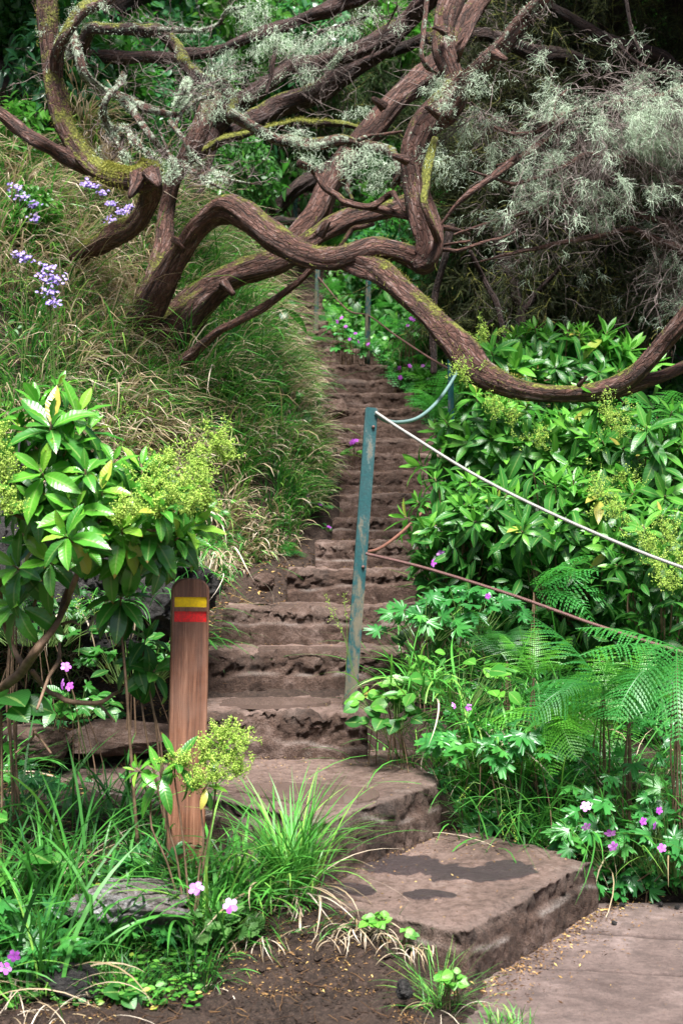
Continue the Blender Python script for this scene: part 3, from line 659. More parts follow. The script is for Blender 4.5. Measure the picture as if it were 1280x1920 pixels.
# ---------------- green posts ----------------
def iron_post(top, foot, w, label, yaw=0, holes=(), width2=None):
    top, foot = np.array(top), np.array(foot); Lh = np.linalg.norm(top - foot); ax = unit(top - foot)
    o = thing('green_post', label, 'metal post', foot, 'green posts along the staircase')
    w2 = width2 or w; t = .005; r = .012
    prof = [(-w/2, 0), (w/2, 0), (w/2, w2), (w/2 - t, w2), (w/2 - t, t), (-w/2 + t, t), (-w/2 + t, w2 * .35), (-w/2, w2 * .35)]   # folded channel section
    prof = np.array(prof); cyw, syw = math.cos(yaw), math.sin(yaw)
    side = unit(np.cross(ax, (0, 1, 0))) * -1; side = unit(np.cross((0, 1, 0), ax)); fwd = unit(np.cross(ax, side)); fwd = fwd if fwd[1] > 0 else -fwd
    s2 = side * cyw + fwd * syw; f2 = -side * syw + fwd * cyw
    m = MB(); zs = list(np.linspace(0, Lh - r, 24)) + [Lh - r + r * math.sin(R(a)) for a in (30, 60, 90)]
    rows = []
    for z in zs:
        k = max(0, z - (Lh - r)); ins = r - math.sqrt(max(0, r * r - k * k)); p = prof.copy(); p[:, 0] = np.clip(p[:, 0], -w/2 + ins * .6, w/2 - ins)
        rows.append(s2 * p[:, :1] + f2 * p[:, 1:] + ax * z)
    n = len(prof); m.add(np.concatenate(rows), [grid_faces(len(rows), n, True), (np.arange(n) + (len(rows) - 1) * n)[None]])
    b = m.build('post_body', M['paint'], None, False); b.parent = o
    for hz in holes:
        q = MB(); c = ax * hz - f2 * .002 + s2 * w * .22
        tube(q, [c + f2 * .004, c - f2 * .006, c - f2 * .009], [.008, .008, .006], 10, .01); h = q.build('cable_eye', M['rust'], None); h.parent = b
    return o
iron_post(W(697, 764, 6.7), W(654, 1352, 6.62), .058, 'leaning teal painted metal post in front of the staircase holding the cables', .12, (1.38, .72))
iron_post(W(846, 672, 8.6), W(850, 1085, 8.62), .040, 'dark green metal post half hidden in the leafy shrubs beside the stairs', .9, (1.28, .3))
iron_post(W(691, 512, 12.7), W(689, 682, 12.7), .048, 'slim green post standing at the right edge of the upper stairs among ferns', .5)
iron_post(W(596, 494, 13.9), W(592, 630, 13.9), .044, 'slim green post beside the highest visible steps', .4)
iron_post(W(554, 362, 16.2), W(553, 520, 16.2), .045, 'farthest thin green post under the dark branches', .4)
iron_post((1.92, 5.55, 1.35), (1.95, 5.6, .02), .058, 'green post just outside the picture that ends the cables', .1)

# ---------------- cables and hoses ----------------
def cable(name, pts, r, mat, label, twist=True, sag=0):
    m = MB()
    if twist:
        C = catmull(np.array(pts), .012); T = unit(np.gradient(C, axis=0)); s = np.concatenate([[0], np.cumsum(np.linalg.norm(np.diff(C, axis=0), axis=1))])
        n = unit(np.cross(T, (0, 0, 1))); b = np.cross(T, n)
        for k in range(6):
            a = s / .062 * 2 * np.pi / 1.0 + k * np.pi / 3
            P = C + (n * np.cos(a)[:, None] + b * np.sin(a)[:, None]) * r * .6
            tube(m, P, r * .46, 6, 1.0, cap=False)
    else: tube(m, pts, r, 10, .03, .03, seed=5)
    o = m.build(name, M[mat]); tag(o, label, 'cable' if twist else 'hose'); return o
cable('steel_cable', [W(704, 773, 6.69), W(760, 810, 6.6), W(900, 896, 6.4), W(1080, 984, 6.1), W(1290, 1068, 5.8), (1.91, 5.56, 1.17)], .0078, 'steel', 'pale twisted steel cable running from the leaning post down across the shrubs')
cable('rusty_cable', [W(686, 1038, 6.6), W(800, 1066, 6.45), W(960, 1116, 6.2), W(1120, 1173, 6.0), W(1290, 1226, 5.8), (1.93, 5.58, .84)], .0076, 'rust', 'dark rusty twisted cable below the pale one')
cable('cable_hose', [W(703, 775, 6.7), W(722, 788, 6.75), W(748, 792, 6.9), W(782, 784, 7.3), W(815, 758, 7.8), (W(842, 722, 8.3)), W(862, 687, 8.6)], .0095, 'hose', 'faded grey green hose sleeve looping from the leaning post up to the next post', False)
cable('brown_hose', [W(684, 1036, 6.7), W(712, 1028, 6.9), W(748, 1002, 7.3), W(790, 962, 7.8), W(848, 905, 8.6)], .008, 'rhose', 'thin reddish brown hose behind the leaning post, halfway up it', False)
cable('thin_wire', [W(845, 694, 8.6), W(800, 668, 9.6), W(740, 628, 11), W(691, 592, 12.7), W(650, 580, 13.2), W(597, 520, 13.9)], .007, 'rust', 'thin dark wire between the posts of the upper stairs', False)
def hair(mb, base, dirs, length, width, n=6, wander=.35, grav=0.0, var=.5, sides=2, taper=.15, c1=0, c2=0):
    """thin wandering strands / twigs, all at once; returns their paths M x (n+1) x 3"""
    base = np.asarray(base, float); Mn = len(base); d = unit(dirs); P = [base]; L = (np.asarray(length) * np.ones(Mn) / n)[:, None]
    D = []
    for k in range(n):
        d = unit(d + rng.normal(0, wander, (Mn, 3)) + np.array([0, 0, -grav])); D.append(d); P.append(P[-1] + d * L)
    P = np.stack(P, 1); D = np.stack(D + [D[-1]], 1); w = (np.asarray(width) * np.ones(Mn))[:, None] * np.linspace(1, taper, n + 1)[None] / 2
    rv = unit(rng.normal(0, 1, (Mn, 1, 3))); S = unit(np.cross(D, rv))
    if sides == 2: rows = [P - S * w[..., None], P + S * w[..., None]]; f = grid_faces(n + 1, 2)
    else:
        B = np.cross(D, S); rows = [P + (S * math.cos(a) + B * math.sin(a)) * w[..., None] for a in (0, 2.094, 4.189)]; f = grid_faces(n + 1, 3, True)
    V = np.stack(rows, 2); K = V.shape[1] * V.shape[2]; F = (f[None] + (np.arange(Mn) * K)[:, None, None]).reshape(-1, 4)
    c = np.zeros((Mn, K, 3)); c[..., 0] = (np.asarray(var) * np.ones(Mn))[:, None]; c[..., 1] = c1; c[..., 2] = np.repeat(np.linspace(0, 1, n + 1), V.shape[2])[None]
    mb.add(V.reshape(-1, 3), F, c.reshape(-1, 3)); return P

def limb(mb, pts, seed=0, moss=.2, lich=.1, rough=.13, seg=None, knots=.25, step=None):
    P = [W(p[0], p[1], p[3]) for p in pts]; r = [p[2] / 2 / FPX * p[3] * .90 for p in pts]
    # kinks and sudden changes of girth between the traced points
    P2_, r2_ = [P[0]], [r[0]]; rg = np.random.default_rng(seed + 1000)
    for a, b, ra, rb in zip(P[:-1], P[1:], r[:-1], r[1:]):
        L = np.linalg.norm(b - a); n = max(1, int(L / max(.09, (ra + rb) * 1.1)))
        for k in range(1, n + 1):
            t = k / n; P2_.append(a + (b - a) * t + (rg.normal(0, .13, 3) * (ra + rb) / 2 if k < n else 0)); r2_.append((ra + (rb - ra) * t) * rg.uniform(.86, 1.12))
    P, r = P2_, r2_
    seg = seg or (28 if max(r) > .05 else 16 if max(r) > .02 else 8)
    return tube(mb, P, r, seg, step or max(.010, min(.022, max(r) * .3)), rough, (moss, lich, 0), seed, 1.0, knots)
def dd(pts, d0, d1=None):       # give traced (px,py,w) points a distance running from d0 to d1
    n = len(pts); d1 = d0 if d1 is None else d1
    return [(p[0], p[1], p[2], d0 + (d1 - d0) * k / max(1, n - 1) + .12 * math.sin(k * 1.3 + p[0] * .01)) for k, p in enumerate(pts)]
def flakes(mb, C, r, num, seed, ln=.05):        # peeling strips of bark
    k = rng.integers(1, len(C) - 2, num); T = unit(C[k + 1] - C[k]); n = unit(np.cross(T, rng.normal(0, 1, (num, 3))))
    b = C[k] + n * (r * 1.02); hair(mb, b, T * rng.choice([-1, 1], (num, 1)) + n * .25, rng.uniform(.3, 1.2, num) * ln, rng.uniform(.003, .009, num), 4, .18, .05, .5, 2, .2)
def tufts(mb, spots, per=120, ln=.06, w=.0016, grav=.12, spread=1.0):
    for (p, rad) in spots:
        M_ = int(per * (rad / .04)**1.4); o = unit(rng.normal(0, 1, (M_, 3)) + np.array([0, -.2, 0])); base = np.asarray(p) + o * rad * rng.uniform(0, .7, (M_, 1))
        base = np.asarray(p) + rng.normal(0, 1, (M_, 3)) * rad * np.array([.75, .5, .45]); base = base + (np.round(base / .022) * .022 - base) * .55
        hair(mb, base, o * .75 + rng.normal(0, .3, (M_, 3)) - np.array([0, 0, .45]), rng.uniform(.3, 1.1, M_) * min(ln, rad * 1.3), w * 1.25 * (p[1] / 8), 6, .6, grav, rng.beta(2, 2, M_), 2, .5)
def fuzz(mb, C, rr, num, ln=.012, up=True, w=.0018, grav=.0, vlo=0, vhi=1):
    """short moss / crust all over the upper side of a limb path C with radius rr"""
    k = rng.integers(0, len(C) - 1, num); T = unit(C[np.minimum(k + 1, len(C) - 1)] - C[np.maximum(k - 1, 0)])
    n = rng.normal(0, 1, (num, 3)) + (np.array([0, -.3, 1.1]) if up else 0); n = unit(n - T * (n * T).sum(1, keepdims=True))
    rr = np.interp(k, np.linspace(0, len(C) - 1, len(rr)), rr) if hasattr(rr, '__len__') else rr * np.ones(num)
    q = vn(C[k] * 6, 77) > -.15; b = C[k] + n * rr[:, None] * .97
    b, n = b[q], n[q]; hair(mb, b, n, rng.uniform(.4, 1.3, len(b)) * ln, w, 3, .5, grav, rng.uniform(vlo, vhi, len(b)), 2, .5)

def side_twigs(root, Cs, n, ln=.28, lich=True, w=.007, up=.0):
    """short dead side twigs, forked twice and hung with lichen, along limbs"""
    T_, L_ = MB(), MB()
    for C in Cs:
        if len(C) < 8: continue
        k = rng.integers(2, len(C) - 2, n); T = unit(C[k + 1] - C[k]); d = T * rng.choice([-.6, .8], (n, 1)) + rng.normal(0, .8, (n, 3)) + np.array([0, -.15, up])
        A_ = hair(T_, C[k], d, ln * rng.uniform(.4, 1.4, n), w, 7, .28, 0, .4, 3, .3); b, t = along(A_, 4)
        B_ = hair(T_, b, t + rng.normal(0, .7, b.shape), ln * rng.uniform(.2, .6, len(b)), w * .5, 5, .3, 0, .4, 3, .3); b, t = along(B_, 3)
        D_ = hair(T_, b, t + rng.normal(0, .7, b.shape), ln * rng.uniform(.1, .3, len(b)), w * .35, 4, .3, 0, .4, 2, .5)
        if lich:
            b, t = along(B_, 9); q = vn(b * 7, 15) > .25; b = b[q]
            for _ in range(3): hair(L_, b + rng.normal(0, .008, b.shape), rng.normal(0, 1, b.shape) - np.array([0, 0, .6]), rng.uniform(.015, .05, len(b)), .0026, 5, .6, .2, rng.beta(2, 2, len(b)), 2, .5)
    T_.build('twigs', M['twig'], root)
    if lich: L_.build('lichen', M['lichen'], root)
def along(P, per): # random points on strand paths with their directions
    Mn, K, _ = P.shape; i = np.repeat(np.arange(Mn), per); k = rng.integers(0, K - 1, len(i)); f = rng.uniform(0, 1, (len(i), 1))
    return P[i, k] * (1 - f) + P[i, k + 1] * f, unit(P[i, k + 1] - P[i, k])
# === the big heath tree whose limbs arch over the stairs ===
t1 = thing('heath_tree', 'old gnarled heath tree arching its peeling reddish limbs low across the stairs', 'tree', W(290, 640, 9.0))
A = MB(); FL = MB(); MO = MB(); LI = MB()
A1 = [(250, 640, 84, 9.1), (272, 595, 66, 9.0), (300, 540, 52, 8.9), (340, 470, 46, 8.75), (385, 412, 50, 8.6), (430, 391, 53, 8.5), (475, 415, 57, 8.4), (520, 450, 52, 8.3), (570, 478, 50, 8.2), (620, 486, 50, 8.15), (660, 476, 48, 8.1), (700, 463, 46, 8.1), (745, 470, 47, 8.1), (790, 488, 50, 8.15), (806, 470, 40, 8.2)]
V1 = [(775, 500, 26, 8.1), (795, 490, 52, 8.1), (806, 455, 60, 8.1), (792, 405, 58, 8.15), (777, 345, 52, 8.2), (774, 290, 56, 8.2), (798, 232, 56, 8.2), (845, 190, 62, 8.25), (850, 150, 50, 8.3), (832, 100, 44, 8.3), (832, 50, 44, 8.35), (850, 0, 42, 8.4), (866, -60, 40, 8.5)]
V2 = [(830, 215, 50, 8.2), (862, 165, 44, 8.15), (895, 130, 36, 8.1), (940, 88, 35, 8.0), (978, 40, 34, 7.95), (1015, 2, 34, 7.9), (1060, -40, 30, 7.9)]
A2 = [(640, 478, 50, 8.15), (680, 496, 48, 8.1), (712, 508, 44, 8.05), (752, 542, 44, 7.95), (800, 588, 45, 7.85), (845, 638, 48, 7.75), (890, 690, 52, 7.7), (948, 722, 46, 7.65), (1010, 736, 40, 7.6), (1080, 738, 37, 7.55), (1140, 728, 38, 7.5), (1190, 700, 34, 7.45), (1232, 655, 32, 7.4), (1290, 590, 34, 7.3), (1350, 500, 34, 7.2)]
A2b = [(1110, 738, 30, 7.55), (1150, 732, 26, 7.5), (1200, 716, 23, 7.5), (1242, 704, 21, 7.5), (1300, 680, 20, 7.5), (1380, 665, 18, 7.5)]
A3 = [(290, 660, 90, 9.2), (345, 595, 74, 9.15), (400, 540, 62, 9.1), (450, 512, 55, 9.05), (520, 490, 52, 9.0), (580, 450, 46, 9.05), (640, 415, 42, 9.1), (700, 398, 36, 9.2), (755, 384, 32, 9.3), (800, 350, 26, 9.4)]
A4 = [(540, 455, 40, 9.1), (590, 405, 46, 9.15), (618, 345, 40, 9.2), (655, 292, 46, 9.3), (700, 240, 48, 9.4), (750, 182, 48, 9.5), (800, 138, 46, 9.6), (850, 80, 44, 9.8), (900, 0, 44, 10), (930, -60, 40, 10)]
A5 = [(340, 680, 26, 8.9), (382, 645, 22, 8.8), (412, 620, 18, 8.7), (460, 595, 16, 8.6), (520, 558, 15, 8.5), (560, 528, 13, 8.45), (592, 494, 11, 8.4)]
paths = {}
for nm, pts, ms, li in (('a1', A1, .22, .15), ('v1', V1, .30, .38), ('v2', V2, .05, .55), ('a2', A2, .25, .15), ('a2b', A2b, .1, 0), ('a3', A3, .30, .1), ('a4', A4, .1, .1), ('a5', A5, .1, 0)):
    paths[nm] = limb(A, pts, hash(nm) % 97 if False else sum(map(ord, nm)), ms, li, .15, knots=.35)
for nm, r_, n_ in (('a1', .075, 90), ('v1', .08, 60), ('a2', .065, 160), ('a3', .08, 60), ('v2', .05, 30), ('a4', .07, 60)): flakes(FL, paths[nm], r_, n_, 1)
A.build('trunk', M['bark'], t1); FL.build('peeling_bark', M['bark'], t1)
for (a, b, dv, dx, dy, w_) in [(345, 462, 8.7, -22, -14, 16), (1085, 722, 7.4, 14, -16, 8), (762, 300, 8.0, -26, -8, 14), (822, 215, 8.0, -24, -16, 14), (835, 60, 8.2, -22, -10, 12), (600, 440, 8.9, 14, -26, 16), (420, 530, 8.9, 18, 22, 16), (925, 100, 7.9, 24, 12, 12), (720, 200, 9.2, -22, -16, 14)]:
    S_ = MB(); limb(S_, [(a, b, w_ * 1.5, dv), (a + dx * .5, b + dy * .5, w_, dv - .03), (a + dx, b + dy, w_ * .7, dv - .05)], int(a + b), 0, .2, .3); S_.build('broken_stub', M['bark'], t1)
# hanging twisted second skin on the vertical stem
B = MB()
B = MB(); limb(B, dd([(815, 260, 14), (800, 320, 18), (795, 380, 16), (812, 430, 16), (825, 465, 12)], 8.0), 8, .6, .3); B.build('branch', M['bark'], t1)
B = MB(); limb(B, dd([(800, -10, 12), (795, 50, 11), (790, 100, 10), (800, 125, 9), (818, 136, 6)], 8.0), 9, .1, .6); B.build('branch', M['bark'], t1)
B = MB(); limb(B, dd([(893, 30, 12), (880, 60, 10), (866, 90, 9), (858, 115, 8)], 8.1), 10, .1, .4); B.build('branch', M['bark'], t1)
B = MB(); limb(B, dd([(560, 305, 14), (590, 322, 16), (608, 350, 14), (650, 380, 14), (690, 388, 15), (718, 374, 14), (735, 362, 12), (748, 378, 8), (758, 396, 5)], 8.5, 8.2), 12, .1, .2); B.build('branch', M['bark'], t1)
B = MB(); limb(B, dd([(690, 388, 14), (740, 400, 14), (800, 418, 12), (850, 430, 9), (880, 440, 6)], 8.3), 13, .1, .2); B.build('branch', M['bark'], t1)
B = MB(); limb(B, dd([(430, 212, 24), (470, 235, 22), (520, 262, 25), (580, 270, 22), (640, 262, 25), (690, 275, 23), (728, 282, 20), (746, 302, 17), (748, 330, 15), (735, 350, 12)], 8.7, 8.4), 14, .25, .7); B.build('branch', M['bark'], t1)
B = MB(); limb(B, dd([(645, 300, 10), (655, 330, 10), (650, 352, 8), (660, 375, 7)], 8.5), 15, .2, .7); B.build('branch', M['bark'], t1)
B = MB(); limb(B, dd([(748, 310, 14), (740, 335, 12), (756, 350, 10)], 8.4), 16, .2, .6); B.build('branch', M['bark'], t1)
B = MB(); limb(B, dd([(672, 262, 9), (690, 256, 9), (720, 252, 8), (755, 246, 6)], 8.4), 17, .1, .6); B.build('branch', M['bark'], t1)
B = MB(); limb(B, dd([(820, 468, 7), (860, 470, 8), (900, 456, 7), (940, 446, 5), (966, 434, 4)], 8.0), 18, 0, 0, .05); B.build('branch', M['bark'], t1)
B = MB(); limb(B, dd([(822, 462, 7), (850, 456, 6), (880, 452, 5)], 8.1), 19, 0, 0, .05); B.build('branch', M['bark'], t1)
B = MB(); limb(B, dd([(1130, 735, 8), (1155, 745, 7), (1170, 757, 4)], 7.5), 20); B.build('branch', M['bark'], t1)
B = MB(); limb(B, dd([(620, 480, 8), (660, 430, 10), (700, 420, 8)], 8.4), 21); B.build('branch', M['bark'], t1)
fuzz(MO, paths['v1'][60:], .08, 2500, .013); fuzz(MO, paths['a1'], .075, 1600, .010); fuzz(MO, paths['a2'][10:70], .07, 1500, .014)
MO.build('moss', M['moss'], t1)
spots = []
def sp(lst, d): 
    for (a, b, r) in lst: spots.append((W(a, b, d + rng.uniform(-.1, .1)), r / FPX * d))
sp([(822, 150, 16), (828, 175, 22), (835, 200, 14), (872, 168, 14), (893, 145, 18), (898, 170, 14), (840, 70, 10), (930, 105, 10), (812, 285, 18), (820, 305, 20), (890, 205, 10), (816, 240, 8)], 8.05)
sp([(560, 262, 14), (555, 250, 16), (575, 300, 18), (590, 270, 12), (500, 250, 12), (660, 290, 20), (655, 320, 18), (695, 300, 26), (710, 330, 16), (700, 350, 14), (690, 280, 14), (640, 300, 10), (735, 310, 14), (600, 310, 12)], 8.4)
tufts(LI, spots, 85, .065)
for k, n_ in (('v1', 900), ('v2', 900)): fuzz(LI, paths[k], .07 if k == 'v1' else .05, n_, .016, False, .002, .1)
LI.build('lichen', M['lichen'], t1)
side_twigs(t1, [paths['v1'][90:], paths['v2'], paths['a4'][80:]], 14, .30, False); side_twigs(t1, [paths['a1'][40:], paths['a2']], 3, .12, False)

# === the moss covered tree at the left, with its broken stub ===
t2 = thing('mossy_tree', 'twisted tree with a yellow mossy bend and a broken stub above the grass bank', 'tree', W(130, 520, 9.2))
A = MB(); MO = MB(); LI = MB(); FL = MB()
q1 = limb(A, [(80, -60, 44, 8.3), (88, 0, 40, 8.3), (90, 50, 36, 8.3), (95, 110, 34, 8.3), (104, 170, 38, 8.3), (119, 230, 43, 8.3), (150, 285, 42, 8.3), (190, 323, 44, 8.25), (238, 338, 44, 8.2), (272, 332, 52, 8.2), (290, 305, 44, 8.2)], 31, .55, .25, .16, knots=.4)
q2 = limb(A, dd([(235, -40, 22), (200, 0, 22), (152, 22, 26), (125, 62, 24), (108, 100, 26), (106, 150, 26)], 8.2), 32, .5, .5)
q3 = limb(A, dd([(-40, 190, 22), (-5, 207, 23), (30, 235, 26), (72, 266, 28), (120, 294, 34), (165, 318, 30)], 8.1, 8.25), 33, -.1, .05, knots=.2)
q4 = limb(A, [(284, 320, 40, 8.25), (283, 350, 42, 8.4), (275, 385, 44, 8.5), (255, 420, 47, 8.6), (215, 441, 43, 8.8), (160, 470, 36, 9.0), (110, 505, 34, 9.2), (80, 540, 36, 9.3)], 34, .45, .1)
limb(A, [(262, 330, 36, 8.15), (256, 350, 24, 8.1), (246, 366, 13, 8.05), (243, 372, 4, 8.05)], 35, -.2, 0, .35)
limb(A, [(285, 325, 34, 8.1), (296, 344, 16, 8.05), (298, 352, 5, 8.05)], 36, -.2, 0, .35)
q5 = limb(A, dd([(400, 180, 42), (362, 270, 38), (324, 340, 34), (312, 400, 34), (308, 450, 36), (290, 530, 46), (268, 610, 62)], 9.6, 9.1), 37, .3, 0)
flakes(FL, q1, .07, 60, 3, .07); flakes(FL, q4, .07, 40, 3, .06)
A.build('trunk', M['bark'], t2); FL.build('peeling_bark', M['bark'], t2)
B = MB(); pth = []
for k, (pts, d0, d1) in enumerate([
    ([(130, 110, 18), (135, 60, 18), (148, 100, 19), (160, 140, 19), (190, 168, 21), (240, 186, 19), (280, 206, 17), (330, 216, 12)], 8.6, 8.5),
    ([(225, 180, 16), (258, 220, 15), (288, 262, 14), (318, 298, 13), (370, 326, 10), (400, 345, 7), (415, 354, 4)], 8.5, 8.2),
    ([(232, 140, 14), (222, 160, 13), (203, 182, 13), (194, 212, 13), (206, 240, 12), (235, 240, 11), (258, 270, 9), (283, 292, 8), (305, 318, 6)], 8.4, 8.2),
    ([(206, 240, 10), (218, 265, 9), (232, 290, 7), (245, 305, 4)], 8.4, 8.3),
    ([(318, 228, 11), (345, 262, 9), (362, 296, 8), (400, 325, 7), (435, 338, 5), (474, 345, 4)], 8.4, 8.1),
    ([(330, 200, 8), (345, 170, 7), (352, 150, 5)], 8.5, 8.5),
    ([(345, 262, 8), (330, 235, 9), (345, 205, 9), (375, 185, 10), (400, 180, 9)], 8.5, 8.6),
    ([(300, 248, 5), (322, 300, 7), (330, 335, 6)], 8.3, 8.2)]):
    B = MB(); pth.append(limb(B, dd(pts, d0, d1), 40 + k, .15, .8, .2)); B.build('branch', M['bark'], t2)
fuzz(MO, q1[55:], .072, 9000, .017, w=.0024, vlo=.3); fuzz(MO, q1[:60], .065, 1600, .014); fuzz(MO, q4[:30], .07, 900, .012); MO.build('moss', M['moss'], t2)
for p in pth: fuzz(LI, p, .022, 1400, .016, False, .0026, .05, .2, 1)
fuzz(LI, q2, .035, 900, .016, False, .0022, .05)
spots = []; sp([(160, 40, 14), (145, 20, 12), (318, 322, 16), (312, 335, 10), (75, 60, 8)], 8.15); tufts(LI, spots, 100, .07)
LI.build('lichen', M['lichen'], t2)
side_twigs(t2, pth, 11, .2, False); side_twigs(t2, [q1[:60], q2], 5, .2)

# === lichen hung tree behind, centre ===
t3 = thing('leaning_tree', 'dark leaning tree with lichen crusted horizontal limbs behind the arching one', 'tree', W(350, 560, 10.6))
A = MB(); LI = MB(); MO = MB(); pth = []
for k, (pts, d0, d1, ms, li) in enumerate([
    ([(330, 520, 60), (345, 430, 52), (370, 330, 48), (395, 235, 60), (450, 196, 38), (490, 165, 33), (540, 127, 29), (600, 118, 31), (650, 101, 34), (700, 80, 36), (760, 40, 36), (830, -40, 34)], 10.4, 10.2, .1, .15),
    ([(390, 260, 60), (440, 232, 42), (520, 200, 45), (600, 170, 47), (660, 122, 48), (740, 62, 42), (800, 0, 40), (850, -60, 40)], 10.6, 11, .2, 0),
    ([(370, 290, 18), (420, 262, 15), (500, 241, 13), (560, 229, 13), (640, 232, 13), (700, 244, 11)], 10, 9.6, .7, .3),
    ([(155, 95, 30), (170, 55, 26), (220, 55, 22), (300, 58, 22), (330, 88, 26), (350, 125, 27), (380, 151, 24), (420, 163, 22), (436, 190, 23), (432, 220, 22)], 9.2, 8.9, .35, .5),
    ([(300, 56, 13), (340, 56, 12), (380, 56, 10), (410, 44, 9), (430, 18, 8), (460, 12, 5)], 9.0, 8.8, .1, .8),
    ([(110, 112, 22), (180, 105, 25), (240, 108, 25), (330, 108, 24), (400, 98, 22), (470, 70, 22), (560, 38, 27), (640, 5, 31), (720, -30, 30)], 9.9, 10.4, -.1, .25),
    ([(500, 175, 7), (508, 140, 9), (516, 95, 9), (525, 55, 8)], 9.0, 8.9, 0, .2),
    ([(350, 195, 8), (375, 165, 8), (415, 148, 6)], 9, 8.8, 0, .8),
    ([(460, 190, 10), (530, 140, 7), (600, 60, 7), (690, 30, 5)], 9.2, 9, 0, .6),
    ([(690, 115, 5), (665, 140, 0), (700, 90, 6), (735, 30, 4)][::3] + [(745, 10, 3)], 8.8, 8.8, 0, .5),
    ([(640, 100, 7), (610, 130, 6), (560, 135, 5)], 9, 8.9, 0, .8)]):
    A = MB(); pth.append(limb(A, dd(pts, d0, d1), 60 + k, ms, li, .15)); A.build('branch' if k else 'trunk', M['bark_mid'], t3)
fuzz(MO, pth[2], .028, 2000, .016); MO.build('moss', M['moss'], t3)
for k in (3, 4, 5, 7, 8, 10): fuzz(LI, pth[k], .012 if k in (4, 7, 8, 10) else .035, 900, .02, False, .0024, .1)
spots = []
sp([(420, 118, 22), (400, 135, 16), (385, 170, 24), (400, 195, 24), (395, 215, 14), (440, 140, 14), (432, 100, 16), (355, 60, 12), (470, 130, 12), (435, 170, 10), (360, 190, 14),
    (540, 75, 26), (565, 90, 24), (520, 70, 22), (600, 80, 20), (500, 85, 18), (470, 45, 20), (485, 15, 20), (455, 20, 18), (570, 135, 16), (575, 150, 12), (620, 60, 16),
    (685, 30, 16), (655, 55, 14), (745, 50, 12), (650, 85, 12), (700, 20, 10), (450, 210, 14), (480, 95, 14), (465, 180, 10), (650, 215, 12), (680, 205, 14)], 8.9)
tufts(LI, spots, 75, .07, grav=.25); LI.build('lichen', M['lichen'], t3)
side_twigs(t3, pth, 11, .36, False)

# === fine twigged grey heath at the right ===
t4 = thing('twiggy_tree', 'fine twigged heath tree drooping grey and pale green with beard lichen at the right', 'tree', W(1320, 760, 9.6))
A = MB(); TW = MB(); LI = MB(); roots = []
specs = [([(1420, 150, 26), (1280, 198, 12), (1220, 205, 10), (1160, 196, 9), (1090, 201, 9), (1050, 216, 9), (1010, 246, 9), (960, 250, 8), (925, 236, 8), (903, 212, 7), (883, 192, 5)], 8.9, 8.3),
    ([(1400, 130, 26), (1240, 180, 14), (1100, 205, 12), (1060, 232, 13), (1010, 270, 14), (960, 302, 15), (925, 330, 15), (880, 362, 12), (850, 390, 8), (820, 430, 4)], 8.7, 8.0),
    ([(1400, 420, 26), (1280, 350, 20), (1180, 300, 15), (1100, 290, 11), (1020, 330, 9), (960, 345, 7), (880, 320, 4)], 9.0, 8.2),
    ([(1420, 560, 26), (1250, 420, 20), (1120, 370, 14), (1020, 390, 10), (940, 410, 8), (850, 440, 5)], 9.2, 8.2),
    ([(1420, 620, 30), (1300, 480, 22), (1180, 430, 15), (1080, 450, 11), (980, 470, 8), (900, 490, 5)], 9.2, 8.4),
    ([(1000, 248, 5), (1035, 225, 5), (1040, 195, 4), (1062, 166, 2)], 8.5, 8.4), ([(990, 250, 4), (960, 300, 4), (930, 310, 3)], 8.4, 8.3),
    ([(1420, 800, 90), (1400, 600, 80), (1400, 420, 70), (1420, 200, 60), (1450, -60, 50)], 9.4, 9.2)]
for k, (pts, a, b) in enumerate(specs):
    A = MB(); C = limb(A, dd(pts, a, b), 80 + k, -.1, .35, .1); A.build('trunk' if k == 7 else 'branch', M['bark'], t4)
    if k < 5: roots.append(C[int(len(C) * .12):])
C = np.concatenate(roots); C = C[(C[:, 0] / C[:, 1] * FPX + 640) > 850]
def along(P, per): # random points on strand paths with their directions
    Mn, K, _ = P.shape; i = np.repeat(np.arange(Mn), per); k = rng.integers(0, K - 1, len(i)); f = rng.uniform(0, 1, (len(i), 1))
    return P[i, k] * (1 - f) + P[i, k + 1] * f, unit(P[i, k + 1] - P[i, k])
def sub(P, per, ln, w, n, wander, grav, out=.7, sides=3, keep=None):
    b, t = along(P, per)
    if keep is not None: q = keep(b); b, t = b[q], t[q]
    return hair(TW, b, t + rng.normal(0, out, b.shape), rng.uniform(.5, 1.2, len(b)) * ln, w, n, wander, grav, rng.uniform(0, 1, len(b)), sides)
k = rng.integers(0, len(C) - 1, 1200); b = C[k]; b = b[vn(b * 2.6, 44) > .02][:150]; nb = len(b)
P1 = hair(TW, b, np.column_stack([rng.normal(-.15, .6, nb), rng.normal(-.1, .5, nb), rng.normal(-.40, .5, nb)]), rng.uniform(.35, .85, nb), .0085, 9, .22, .07, .3, 3)
inr = lambda b: (b[:, 0] / b[:, 1] * FPX + 640 > 822) & (EYE - b[:, 2] < 0) & (960 - (b[:, 2] - EYE) / b[:, 1] * FPX < 610)
P2 = sub(P1, 7, .34, .005, 7, .25, .07, .6, 3, inr)
P3_ = sub(P2, 4, .17, .0032, 5, .28, .05, .6, 2, inr)
P4 = sub(P3_, 1, .08, .0026, 3, .3, .03, .7, 2, inr)
TW.build('twigs', M['twig'], t4)
b, t = along(P2, 12); up = 960 - (b[:, 2] - EYE) / b[:, 1] * FPX; px = b[:, 0] / b[:, 1] * FPX + 640
prob = np.exp(-((up - 250 - .0 * px) / 130)**2) * .9 + .25; q = (rng.uniform(0, 1, len(b)) < prob) & (vn(b * 5.5, 5) > .22); b, t = b[q], t[q]
